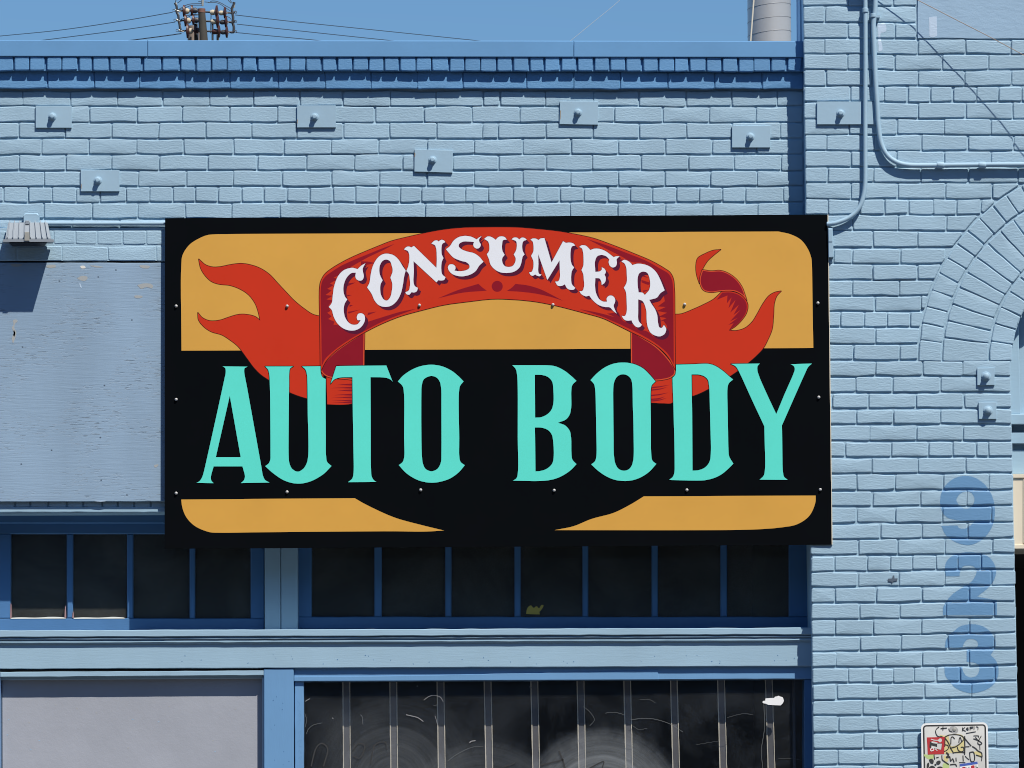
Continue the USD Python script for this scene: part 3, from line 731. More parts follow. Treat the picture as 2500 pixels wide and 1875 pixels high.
# ledge: top fascia, two beads, a hollow, and the beam below
lay = [((1536.5, 1553), -0.042, 0.26, 0.003), ((1556, 1559.5), -0.036, 0.05, 0.002), ((1562.5, 1568), -0.031, 0.05, 0.003)]
for (v0, v1), y, d, bv in lay:
    obj('moulding', slab([(-260, v0 + 3.4), (1987, v0 - 4.2), (1987, v1 - 4.2), (-260, v1 + 3.4)], y, d, bv, px=1.4, step=24, jit=0.85), 'trim_paint', FRONT)
obj('moulding', slab([(-260, 1553.6), (1987, 1546), (1987, 1566), (-260, 1574)], -0.0255, 0.05, 0.001), 'trim_paint', FRONT)
obj('beam', slab([(-260, 1570), (1988, 1561), (1988, 1626.3), (-260, 1634)], -0.018, 0.25, 0.003, step=24, jit=0.75), 'trim_paint', FRONT)
# post between the lower windows
obj('post', slab([(644, 1633, ), (717, 1631.5), (717.5, 2300), (645, 2300)], -0.0125, 0.2, 0.003), 'post_paint', FRONT)
for k in range(46):                                          # nail heads, dents and chips in the beam and the post
    u, v = (rng.uniform(440, 1960), rng.uniform(1598, 1622)) if k < 36 else (rng.uniform(660, 705), rng.uniform(1660, 1870))
    a = rng.uniform(0.3, 2.2); l = rng.uniform(1.6, 3.6)
    dx, dy = math.cos(a) * l, -math.sin(a) * l
    obj('dent', sheet(Polygon([(u, v), (u + dx, v + dy), (u + dx + 1.3, v + dy + 1.0), (u + 1.2, v + 1.2)]), plane(-0.018 if k < 36 else -0.0125), 0.0004, -0.001), 'shaded_sash_paint', FRONT, smooth=False)

# grey boarded window, lower left
GREY = thing('boarded_window', 'pale grey painted board filling the lower left window opening', 'boarded window')
obj('board', slab(quad(5, 1655, 700, 2300, 2), 0.037, 0.03, 0.002), 'board_paint', GREY)
obj('frame_head', slab([(0, 1640.5), (644, 1636.5), (644, 1648.7), (0, 1653)], -0.0135, 0.10, 0.004, px=1.0, step=24, jit=0.75), 'trim_paint', GREY)
obj('frame_head', slab([(0, 1652), (644, 1648), (644, 1656), (0, 1660)], 0.012, 0.06, 0.002), 'trim_paint', GREY)
obj('frame_jamb', slab(quad(-14, 1640, 0.5, 2300, 1), -0.0125, 0.2, 0.003), 'sash_paint_light', GREY)
obj('frame_jamb', slab(quad(640, 1654, 646, 2300, 1), 0.0, 0.05, 0.002), 'trim_paint', GREY)
for u, v in ((188, 1729), (136, 1721), (71, 1764), (21, 1757), (324, 1756), (413, 1724), (235, 1740), (616, 1776), (575, 1731), (96, 1808), (18, 1794), (387, 1762), (313, 1826), (520, 1808), (525, 1835), (75, 1830)):
    obj('chip', sheet(Polygon([(u - 2.4, v), (u, v - 1), (u + 2.6, v - 0.4), (u + 1, v + 1.2), (u - 1.4, v + 1.2)]), plane(0.037), 0.0004, -0.001), 'marker_grey' if u % 3 else 'plaster_paint', GREY, smooth=False)

# barred window, lower right
BW = thing('barred_window', 'dark barred window with scratched glass under the light blue beam, lower right', 'window')
obj('frame_head', slab([(718, 1629), (1988, 1622), (1988, 1657), (718, 1663)], 0.0, 0.10, 0.002, step=24, jit=0.7), 'post_paint', BW)
obj('frame_head', slab([(718, 1652.5), (1000, 1649.5), (1250, 1644), (1450, 1640.5), (1606, 1635.5), (1608, 1658.6), (718, 1662.8)], -0.003, 0.004, 0.001, px=0.6), 'post_paint', BW)
obj('stop', slab(quad(719.5, 1662, 741.5, 2300, 0.5), 0.010, 0.06, 0.002, step=14, jit=0.6), 'post_paint', BW, label='chipped and scribbled window stop')
obj('frame_jamb', slab(quad(1964, 1658, 1988, 2300, 2), 0.0065, 0.2, 0.002), 'shaded_sash_paint', BW)
GY = 0.034
p0, p1 = at(735, 2300, GY), at(1970, 1655, GY)
obj('pane', boxm(p0[0], p1[0], GY, GY + 0.004, p0[2], p1[2]), 'scratched_glass', BW, smooth=False)
YB = 0.108
bars = [(837, 838.5, 17), (951.6, 954, 17), (1067, 1070, 17), (1182, 1186, 17), (1296, 1300.5, 17), (1409, 1413, 17), (1523, 1528, 16.5), (1637, 1642.5, 16.5), (1752, 1757.5, 17), (1868.6, 1875, 17)]
for u0, ub, w in bars:
    sl = (ub - u0) / (1875 - 1662)
    q = lambda x, v: (x + sl * (v - 1662), v)
    obj('bar', slab([q(u0, 1640), q(u0 + w, 1640), q(u0 + w, 2300), q(u0, 2300)], YB, 0.008, 0.0015), 'bar_metal', BW)
    b = stage.GetPrimAtPath(f'{BW.GetPath()}/bar' + ('' if u0 == 837 else f'_{bars.index((u0, ub, w)):03d}'))
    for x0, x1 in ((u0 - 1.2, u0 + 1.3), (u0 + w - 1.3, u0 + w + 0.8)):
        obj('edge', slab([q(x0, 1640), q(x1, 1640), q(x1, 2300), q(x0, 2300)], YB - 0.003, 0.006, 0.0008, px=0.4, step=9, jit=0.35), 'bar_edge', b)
obj('frame_rod', slab([(1934, 1640), (1941, 1640), (1947, 2300), (1940, 2300)], 0.16, 0.01, 0.002), 'bar_metal', BW)
def stroke(pts, w, closed=False):
    p = spline(pts, 6) if closed else None
    return LineString(p if closed else pts).buffer(w / 2, cap_style=1, quad_segs=3)
def arcpts(pts, per=8):
    P = [np.array(q, float) for q in pts]; out = []
    for i in range(len(P) - 1):
        p0 = P[i - 1] if i else 2 * P[0] - P[1]
        p3 = P[i + 2] if i + 2 < len(P) else 2 * P[-1] - P[-2]
        for k in range(per):
            t = k / per
            out.append(0.5 * ((2 * P[i]) + (P[i + 1] - p0) * t + (2 * p0 - 5 * P[i] + 4 * P[i + 1] - p3) * t * t + (3 * P[i] - p0 - 3 * P[i + 1] + p3) * t ** 3))
    return out + [P[-1]]
gp = plane(GY)
scr = [([(992, 1745), (1005, 1748), (1020, 1752), (1033, 1761)], 2.6), ([(1035, 1709), (1048, 1700), (1062, 1698), (1075, 1702), (1082, 1713)], 1.6), ([(880, 1745), (884, 1750), (886, 1768)], 1.4),
       ([(1068, 1700), (1067, 1720), (1058, 1722)], 0.9), ([(1062, 1748), (1066, 1760), (1068, 1770)], 1.6), ([(1424, 1725), (1440, 1738), (1451, 1757), (1440, 1772)], 0.9),
       ([(1478, 1741), (1500, 1739), (1525, 1745)], 1.0), ([(1540, 1757), (1570, 1754), (1600, 1756), (1637, 1768), (1667, 1787)], 1.3), ([(1562, 1708), (1585, 1708), (1600, 1716)], 0.8),
       ([(1545, 1772), (1560, 1781), (1580, 1778)], 0.7), ([(748, 1792), (753, 1780), (765, 1770), (785, 1765)], 1.1), ([(746, 1712), (752, 1708), (756, 1706)], 2.0), ([(1093, 1858), (1115, 1842), (1150, 1825), (1180, 1822)], 1.0),
       ([(1775, 1752), (1810, 1743), (1838, 1744)], 0.7), ([(1900, 1852), (1930, 1851), (1960, 1857)], 0.7), ([(1700, 1818), (1730, 1813), (1760, 1808)], 0.6), ([(1865, 1720), (1866, 1780), (1859, 1830), (1862, 1875)], 1.3),
       ([(812, 1753), (813, 1754)], 3.0), ([(1147, 1813), (1150, 1810), (1160, 1808)], 3.4), ([(1297, 1679), (1293, 1677)], 2.6), ([(1018, 1675), (1020, 1675)], 2.4), ([(744, 1742), (748, 1755), (746, 1775)], 1.0)]
for k, (pts, w) in enumerate(scr):
    obj('scratch', sheet(LineString(arcpts(pts)).buffer(w / 2 * 0.7, quad_segs=2), gp, 0.0004, -0.0005), 'scratch_mid' if w > 1.5 else 'scratch_pale', BW, smooth=False)
mk = [([(760, 1870), (770, 1830), (785, 1815), (800, 1830), (790, 1870)], 3), ([(862, 1830), (875, 1815), (890, 1822), (880, 1850), (862, 1846)], 2.5), ([(905, 1865), (915, 1820), (940, 1812), (945, 1830)], 2.5),
      ([(1365, 1835), (1375, 1860), (1380, 1880)], 4), ([(1320, 1868), (1345, 1862), (1375, 1855)], 3.4), ([(1230, 1872), (1250, 1866), (1258, 1862)], 2.5), ([(1440, 1875), (1465, 1862), (1474, 1860), (1470, 1876)], 3)]
for pts, w in mk:
    obj('marker_scribble', sheet(LineString(arcpts(pts)).buffer(w / 2, quad_segs=2), gp, 0.0004, -0.0005), 'marker_black', BW, smooth=False)
st = [([(726, 1712), (732, 1718), (727, 1727)], 1.2), ([(727, 1733), (734, 1738)], 1), ([(728, 1748), (731, 1742), (735, 1746), (731, 1750)], 1), ([(727, 1762), (734, 1757), (729, 1770)], 1), ([(728, 1790), (735, 1784), (730, 1801)], 1),
      ([(726, 1812), (736, 1806), (730, 1820), (736, 1823)], 1.2), ([(727, 1838), (731, 1832), (735, 1840)], 1), ([(728, 1852), (736, 1847), (730, 1862)], 1)]
for pts, w in st:
    obj('stop_scribble', sheet(LineString(arcpts(pts)).buffer(w / 2, quad_segs=2), plane(0.010), 0.0004, -0.0005), 'number_paint', BW, smooth=False)
sc = obj('paper_scrap', sheet(shape([(1861, 1714, 1), (1864, 1711, 1), (1868, 1711, 1), (1869, 1705, 1), (1879, 1704, 1), (1890, 1704, 1), (1892, 1701, 1), (1897, 1700, 1), (1901, 1698.5, 1), (1906, 1701, 1), (1911, 1702, 1), (1914, 1711, 1), (1911, 1717, 1), (1906, 1722, 1), (1876, 1721, 1), (1870, 1718, 1), (1864, 1717, 1)]), gp, 0.0008, -0.0003), 'paper_white', smooth=False)
tag(sc, 'torn white paper scrap stuck on the barred window', 'paper scrap')

# ---------------------------------------------------------------- the signboard
SA, SB = at(403, 900, -0.040), at(2025, 900, -0.1175)
SLOPE = (SB[1] - SA[1]) / (SB[0] - SA[0])
SN = np.array([SLOPE, -1, 0]) / math.sqrt(1 + SLOPE ** 2)
def sp(uv, off=0.0):
    uv = np.asarray(uv, float)
    d = _f * FPX + np.outer(uv[:, 0] - 1250.0, _r) + np.outer(937.5 - uv[:, 1], _u)
    n = SN; o = SA + n * off
    t = ((o - C) @ n) / (d @ n)
    return C + d * t[:, None]
SIGN = thing('signboard', 'large black painted signboard reading CONSUMER AUTO BODY on the blue brick wall', 'signboard')
panel = Polygon([(403, 532.7), (2020.3, 523.8), (2030.5, 1330), (401.8, 1340)])
obj('panel', sheet(panel, sp, 0.0, -0.0055), 'sign_black', SIGN, smooth=False)
obj('panel_edge', sheet(Polygon([(2020.5, 524), (2022.4, 524), (2032.6, 1329), (2030.7, 1329.6)]), sp, -0.0012, -0.0055), 'edge_highlight', SIGN, smooth=False)  # pale strip, the right edge's highlight put into its colour
K1, K23, K5 = 2212 / 560, 2212 / 480, 2212 / 420
o1, o2, o3, o4, o5, o6, o7, o8 = (400, 520), (760, 540), (1200, 540), (1500, 520), (440, 860), (760, 860), (1220, 860), (1600, 860)
layer = [0]
def lay_on(name, poly, mat, lvl, label=None, line=0.0, line_mat='sign_outline'):
    """Paints a flat shape on the sign: lvl counts coats of paint, 0.3 mm each; line adds an outline under it."""
    if line:
        obj(name + '_outline', sheet(poly.buffer(line, quad_segs=3), sp, 0.00006 * lvl, 0.00006 * lvl - 0.0008), line_mat, SIGN, smooth=False)
        lvl += 1
    return obj(name, sheet(poly, sp, 0.00006 * lvl, 0.00006 * lvl - 0.0008), mat, SIGN, smooth=False, label=label)
top_field = shape([(443, 856.2, 1), (442.6, 646), (446, 622), (463, 597), (486, 582), (506, 574), (532, 571.4, 1), (1900, 565.1, 1), (1930, 572), (1956, 586), (1973, 609), (1981, 631), (1982.4, 647, 1), (1985.6, 849.6, 1)])
lay_on('orange_field', top_field, 'sign_orange', 1)
lay_on('orange_field', shape([(442.3, 1219.5, 1), (865.8, 1216, 1), (890, 1230), (962, 1263), (1024, 1280.5), (1084.6, 1295.3, 1), (1032, 1298), (960, 1297), (780, 1298.3), (628, 1299.5), (536.7, 1300.8), (511, 1299), (476, 1284.3), (455.7, 1264), (445.6, 1241)]), 'sign_orange', 1)
lay_on('orange_field', shape([(1353.9, 1294.2, 1), (1400, 1284.7), (1444, 1267), (1498.5, 1251.9), (1543, 1229.5), (1572, 1211.6, 1), (1991.4, 1209.8, 1), (1990.8, 1226.5), (1975.9, 1259.3), (1946, 1280), (1907, 1287.7), (1835.6, 1293), (1698, 1294.3), (1459.7, 1294.3)]), 'sign_orange', 1)
flame_l = shape([(1530, 1000, 1), (1440, 980), (1360, 930), (1250, 840), (1170, 755), (1090, 670), (1020, 595), (930, 535), (830, 500), (740, 488), (640, 500), (540, 520), (470, 522), (400, 500), (337, 446, 1), (355, 530), (400, 605), (460, 660), (530, 685), (640, 698), (740, 735), (820, 790), (880, 870), (910, 950), (930, 1038, 1), (880, 1000), (800, 980), (720, 980), (630, 1005), (540, 1035), (440, 1040), (370, 1010), (328, 962, 1), (335, 1030), (390, 1100), (460, 1145), (560, 1175), (640, 1225), (720, 1290), (800, 1395), (870, 1490), (940, 1560), (1009, 1606), (1215, 1729), (1373, 1785), (1540, 1815, 1)], o1, K1)
flame_r = shape([(560, 978, 1), (640, 975), (760, 930), (870, 880), (960, 830), (1040, 755, 1), (1120, 757), (1200, 780), (1260, 830), (1286, 885), (1275, 960), (1230, 1030), (1170, 1090), (1103, 1133, 1), (1180, 1135), (1260, 1110), (1330, 1050), (1380, 970), (1430, 880), (1490, 800), (1550, 765), (1607, 754, 1), (1565, 800), (1540, 880), (1533, 1000), (1520, 1120), (1480, 1220), (1430, 1310), (1290, 1445), (1122, 1568), (905, 1698), (758, 1763), (560, 1800, 1)], o4, K1)
lay_on('flame', flame_l, 'sign_red', 2, line=1.6)
lay_on('flame', flame_r, 'sign_red', 2, line=1.6)
lay_on('flame_shading', shape([(1040, 768, 1), (985, 838, 1), (1090, 795, 1), (1085, 872, 1), (1130, 812, 1), (1100, 918, 1), (1168, 838, 1), (1118, 960, 1), (1200, 885, 1), (1148, 985, 1), (1215, 935, 1), (1115, 1045, 1), (1190, 1010, 1), (1098, 1080, 1), (1150, 1062, 1), (1104, 1131, 1), (1170, 1086), (1226, 1028), (1268, 958), (1276, 890), (1255, 838), (1198, 790), (1120, 766)], o4, K1), 'sign_crimson', 4)
lay_on('flame_tip', shape([(1025, 353, 1), (950, 362), (870, 395), (805, 435), (787, 500), (792, 590), (820, 680, 1), (826, 610), (850, 540), (900, 460), (960, 405)], o4, K1), 'sign_red', 3, line=1.5)
curl = shape([(848, 547, 1), (930, 559), (1020, 555), (1090, 577), (1170, 632), (1230, 712), (1277, 842, 1), (1230, 790), (1160, 755), (1040, 752), (930, 765), (860, 745), (828, 690), (826, 620)], o4, K1)
lay_on('flame_curl', curl, 'sign_rim', 5, line=1.5)
lay_on('flame_curl', curl.buffer(-2.2), 'sign_crimson', 7)
# ribbon: tails, rolled ends, then the front
lay_on('ribbon_tail', shape([(195, 300, 1), (560, 300, 1), (560, 655, 1), (480, 668), (360, 675), (205, 668, 1)], o6, K5), 'sign_red', 4, line=1.0)
for y0 in (415, 455, 490, 545, 580, 620, 645):
    lay_on('ribbon_fold', shape([(530, y0 - 12, 1), (400, y0 - 4), (240 + rng.rand() * 120, y0 + 6, 1), (400, y0 + 6), (530, y0 + 14, 1)], o6, K5), 'sign_crimson', 6)
lay_on('ribbon_tail', shape([(1930, 300, 1), (2232, 300, 1), (2225, 642), (2090, 655), (1940, 648, 1)], o7, K5), 'sign_red', 4, line=1.0)
for y0 in (470, 540, 590, 610, 440):
    lay_on('ribbon_fold', shape([(1940, y0 + 8, 1), (2060, y0 - 4), (2215 - rng.rand() * 90, y0 - 22, 1), (2060, y0 + 10), (1940, y0 + 26, 1)], o7, K5), 'sign_crimson', 6)
roll_l = shape([(600, 1240, 1), (596, 1500), (594, 1825, 1), (520, 1800), (400, 1778), (260, 1768), (170, 1745), (118, 1700), (108, 1655), (150, 1585), (250, 1480), (400, 1370)], o2, K23)
lay_on('ribbon_roll', roll_l, 'sign_rim', 6, line=1.6)
lay_on('ribbon_roll', roll_l.buffer(-2.6), 'sign_crimson', 8)
roll_r = shape([(160, 1135, 1), (260, 1195), (380, 1270), (470, 1350), (545, 1440), (582, 1500), (582, 1555), (540, 1590), (480, 1607), (400, 1617), (280, 1622), (160, 1622, 1)], o4, K1)
lay_on('ribbon_roll', roll_r, 'sign_rim', 6, line=1.6)
lay_on('ribbon_roll', roll_r.buffer(-2.6), 'sign_crimson', 8)
def j3(p):                                                   # crop 3 numbers in crop 2's frame
    return [(a + 440 * K23, *b) for a, *b in p]
ribbon = shape([(104, 1690, 1), (98, 1200), (95, 740), (110, 670), (150, 600), (200, 555), (300, 490), (430, 420), (600, 345), (760, 280), (900, 225), (1100, 175), (1300, 130), (1500, 95), (1700, 75), (1900, 70)] +
               j3([(100, 68), (300, 72), (500, 88), (750, 115), (950, 150), (1150, 195), (1400, 285), (1600, 365), (1800, 450), (1950, 535), (2010, 580), (2045, 650), (2057, 760), (2062, 1200), (2066, 1670, 1), (1990, 1530), (1880, 1420), (1720, 1320), (1560, 1240), (1400, 1160), (1250, 1090), (1000, 1020), (750, 955), (500, 905), (250, 880), (0, 875)]) +
               [(1800, 900), (1500, 940), (1250, 1000), (1000, 1070), (800, 1150), (600, 1250), (400, 1370), (250, 1480), (160, 1580)], o2, K23)
lay_on('ribbon', ribbon, 'sign_red', 9, line=1.6)
inner = ribbon.buffer(-3.0)
dark_l = shape([(105, 760), (120, 680), (160, 620), (220, 575), (330, 505), (480, 435), (640, 370), (800, 305), (940, 255, 1), (800, 330), (650, 400), (560, 450), (400, 540), (330, 575), (330, 600, 1), (250, 635, 1), (300, 650, 1), (210, 700, 1), (250, 720, 1), (180, 760, 1), (230, 780, 1), (160, 830, 1), (240, 840, 1), (170, 880, 1), (235, 890, 1), (190, 960, 1), (215, 1010, 1), (180, 1030, 1), (230, 1070, 1), (190, 1100, 1), (260, 1130, 1), (250, 1165, 1), (300, 1170), (340, 1200), (400, 1240), (470, 1245), (540, 1225), (600, 1190), (640, 1130, 1), (800, 1080), (1000, 1020), (1180, 985, 1), (1000, 1050), (800, 1130), (600, 1235), (400, 1350), (250, 1460), (150, 1560), (112, 1660, 1), (108, 1200)], o2, K23)
dark_r = shape([(1075, 200, 1), (1250, 255), (1500, 350), (1750, 450), (1900, 535), (1990, 590), (2030, 660), (2045, 800), (2050, 1200), (2054, 1620, 1), (1990, 1500), (1870, 1390), (1700, 1285), (1560, 1215), (1400, 1140), (1200, 1060), (990, 990, 1), (1200, 1030), (1390, 1080, 1), (1300, 1040, 1), (1430, 1025, 1), (1480, 1120), (1560, 1140), (1640, 1210), (1750, 1240), (1850, 1310), (1950, 1290), (1975, 1190), (1935, 1120, 1), (1885, 1130, 1), (1970, 1090, 1), (1880, 1075, 1), (1975, 1030, 1), (1860, 1010, 1), (1960, 965, 1), (1870, 960, 1), (1950, 900, 1), (1940, 850, 1), (1955, 780), (1900, 640), (1800, 520), (1700, 470), (1580, 460), (1450, 390), (1250, 290)], o3, K23)
for q in (dark_l, dark_r):
    lay_on('ribbon_shading', q.intersection(inner), 'sign_crimson', 11)
for q in ([(560, 450, 1), (640, 455), (720, 470, 1), (630, 490), (560, 500, 1)], [(400, 700, 1), (500, 690, 1), (400, 735, 1)], [(420, 1040, 1), (550, 995, 1), (440, 1015), (410, 1020, 1)], [(400, 830, 1), (455, 830, 1), (410, 845, 1)], [(630, 1060, 1), (735, 1018, 1), (640, 1030, 1)], [(430, 940, 1), (470, 945, 1), (430, 965, 1)]):
    lay_on('ribbon_stroke', shape(q, o2, K23), 'sign_crimson', 11)
for q in ([(1685, 660, 1), (1780, 690, 1), (1770, 715), (1690, 690, 1)], [(1700, 600, 1), (1770, 640, 1), (1690, 620, 1)], [(1700, 780, 1), (1775, 770, 1), (1710, 800, 1)]):
    lay_on('ribbon_stroke', shape(q, o3, K23), 'sign_crimson', 11)
lay_on('ornament', Point(760 + 2092 / K23, 540 + 733 / K23).buffer(62 / K23), 'sign_crimson', 11)
lay_on('ornament', shape([(1425, 868, 1), (1650, 775), (1880, 705, 1), (1930, 750), (1975, 782, 1), (1700, 805)], o2, K23), 'sign_crimson', 11)
lay_on('ornament', shape([(172, 785, 1), (225, 750), (270, 705, 1), (420, 725), (560, 770), (700, 840), (806, 896, 1), (660, 850), (480, 812), (300, 792)], o3, K23), 'sign_crimson', 11)

consumer = {
 'c': (o2, [(610, 473, 1), (580, 530), (582, 572), (592, 620), (575, 660), (545, 670), (510, 655), (495, 620), (502, 580, 1), (450, 585), (395, 640), (365, 720), (362, 790), (380, 850), (405, 880, 1), (375, 930), (365, 1000), (380, 1080), (420, 1140), (470, 1165), (520, 1158), (556, 1112, 1), (520, 1112), (512, 1080), (525, 1045), (560, 1035), (595, 1055), (605, 1100), (590, 1150), (550, 1200), (490, 1228), (420, 1228), (350, 1200), (290, 1145), (250, 1070), (230, 1000), (197, 965, 1), (230, 920), (240, 850), (255, 740), (300, 620), (360, 555), (420, 530), (470, 525), (520, 540, 1), (562, 500)], []),
 'o': (o2, [(840, 365), (920, 380), (980, 430), (1030, 510), (1062, 555, 1), (1045, 620), (1030, 720), (1005, 820), (960, 900), (900, 950), (830, 965), (760, 945), (710, 890), (680, 820), (628, 745, 1), (655, 690), (665, 620), (690, 510), (740, 420), (790, 378)], [[(845, 432), (885, 450), (905, 500), (915, 560), (890, 635, 1), (910, 700), (905, 790), (885, 860), (850, 893), (815, 880), (785, 830), (775, 770), (780, 710), (803, 665, 1), (775, 610), (765, 550), (775, 490), (805, 445)]]),
 'n': (o2, [(1042, 318, 1), (1070, 290), (1100, 285), (1125, 295, 1), (1155, 278, 1), (1408, 525, 1), (1412, 420), (1405, 310), (1390, 270), (1350, 252, 1), (1385, 220), (1415, 216), (1432, 228, 1), (1460, 210), (1490, 215), (1508, 235, 1), (1475, 255), (1465, 300), (1468, 370), (1487, 415, 1), (1468, 460), (1462, 540), (1475, 600), (1510, 630, 1), (1495, 660), (1460, 668), (1430, 663, 1), (1408, 688, 1), (1150, 450, 1), (1155, 560), (1150, 680), (1165, 730), (1200, 750, 1), (1185, 790), (1150, 803), (1130, 797, 1), (1100, 828), (1070, 820), (1058, 800, 1), (1095, 780), (1110, 730), (1108, 650), (1095, 590), (1070, 560, 1), (1090, 510), (1102, 440), (1100, 370), (1085, 335)], []),
 's': (o2, [(1918, 168, 1), (1888, 205), (1890, 230), (1908, 265), (1890, 300), (1860, 308), (1830, 290), (1822, 260), (1832, 235, 1), (1780, 230), (1710, 230), (1665, 255), (1660, 285), (1690, 315), (1750, 340), (1830, 360), (1890, 400), (1937, 457, 1), (1890, 500), (1850, 560), (1790, 600), (1710, 620), (1640, 615), (1580, 590), (1545, 550), (1537, 515), (1555, 488), (1590, 485), (1618, 505), (1622, 535), (1610, 556, 1), (1660, 562), (1730, 555), (1775, 530), (1780, 500), (1750, 465), (1680, 445), (1600, 410), (1560, 370), (1515, 315, 1), (1560, 280), (1600, 220), (1660, 178), (1730, 165), (1800, 175), (1860, 205, 1), (1892, 180)], []),
 'u': (o3, [(-83, 200, 1), (-45, 172), (0, 178), (48, 210, 1), (75, 180), (110, 170), (150, 180), (172, 208, 1), (130, 215), (120, 250), (122, 330), (148, 378, 1), (120, 420), (125, 470), (150, 505), (190, 515), (235, 505), (262, 470), (272, 420), (250, 375, 1), (275, 330), (285, 270), (275, 225), (225, 205, 1), (250, 185), (285, 185), (312, 205, 1), (340, 185), (375, 190), (397, 210, 1), (360, 225), (345, 270), (350, 330), (372, 375, 1), (350, 400), (340, 450), (315, 520), (260, 565), (190, 582), (110, 578), (40, 545), (-10, 490), (-28, 430), (-53, 370, 1), (-30, 340), (-25, 280), (-38, 230)], []),
 'm': (o3, [(438, 210, 1), (460, 195), (495, 195), (530, 212, 1), (550, 195), (595, 188, 1), (675, 465, 1), (805, 225, 1), (838, 245, 1), (870, 240), (920, 250), (942, 275, 1), (905, 285), (890, 340), (890, 430), (905, 490), (930, 520, 1), (905, 560), (895, 640), (905, 710), (942, 750, 1), (925, 770), (885, 772), (850, 755), (825, 710, 1), (790, 728), (745, 725), (715, 680, 1), (750, 675), (768, 640), (768, 540), (765, 440, 1), (628, 662, 1), (525, 370, 1), (528, 480), (525, 560), (535, 590), (563, 600, 1), (545, 618), (515, 615), (492, 600, 1), (460, 615), (435, 600), (423, 573, 1), (450, 570), (468, 530), (470, 450), (445, 390, 1), (470, 340), (470, 260), (460, 225)], []),
 'e': (o3, [(988, 290, 1), (1015, 270), (1060, 275), (1090, 300), (1112, 325, 1), (1150, 310), (1210, 310), (1280, 335), (1330, 370), (1375, 405, 1), (1400, 395), (1442, 393, 1), (1408, 430), (1412, 470), (1395, 510), (1360, 520), (1330, 500), (1318, 460), (1325, 430, 1), (1290, 395), (1240, 380), (1190, 395), (1165, 450), (1165, 520), (1168, 570, 1), (1215, 565), (1240, 545), (1240, 518, 1), (1270, 535), (1287, 570), (1272, 602, 1), (1287, 640), (1275, 690), (1240, 718, 1), (1235, 680), (1215, 645), (1168, 640, 1), (1165, 740), (1180, 820), (1215, 880), (1260, 905), (1300, 905, 1), (1295, 870), (1320, 840), (1360, 840), (1388, 870), (1390, 910), (1375, 950), (1408, 1040, 1), (1370, 1010), (1330, 970), (1270, 965), (1200, 940), (1140, 890), (1100, 838, 1), (1060, 845), (1010, 820), (988, 785, 1), (1020, 785), (1040, 740), (1038, 650), (1030, 590), (1012, 550, 1), (1032, 500), (1035, 420), (1028, 340), (1015, 305)], []),
 'r': (o3, [(1462, 455, 1), (1490, 435), (1530, 445), (1565, 470), (1585, 495, 1), (1630, 480), (1700, 482), (1780, 510), (1850, 570), (1900, 660), (1948, 778, 1), (1900, 810), (1860, 860), (1775, 885, 1), (1800, 930), (1840, 990), (1865, 1060), (1875, 1150), (1890, 1195), (1915, 1200), (1940, 1168, 1), (1965, 1210), (1950, 1265), (1900, 1295), (1850, 1290), (1790, 1255), (1755, 1180), (1745, 1100), (1740, 1000), (1700, 900), (1650, 880, 1), (1650, 1000), (1655, 1120), (1692, 1165, 1), (1670, 1190), (1630, 1190), (1590, 1150), (1575, 1115, 1), (1530, 1120), (1490, 1105), (1465, 1065, 1), (1500, 1065), (1520, 1020), (1520, 900), (1510, 790), (1488, 750, 1), (1520, 690), (1522, 600), (1515, 520), (1495, 475)], [[(1700, 568), (1750, 580), (1775, 630), (1785, 700), (1775, 770), (1725, 830, 1), (1700, 805), (1655, 800, 1), (1645, 720), (1645, 640), (1660, 590)]]),
}
for k, (o, pts, holes) in consumer.items():
    q = shape(pts, o, K23, holes)
    sh = affinity.translate(q, 7.5, 8.0).union(affinity.translate(q, 4, 4.2)).union(affinity.translate(q, 2, 2))
    lay_on('letter_shadow', sh.intersection(ribbon), 'sign_plum', 13)
    lay_on('letter', q, 'sign_white', 15, line=0.9, line_mat='sign_plum', label=f'white letter {k.upper()} of CONSUMER')
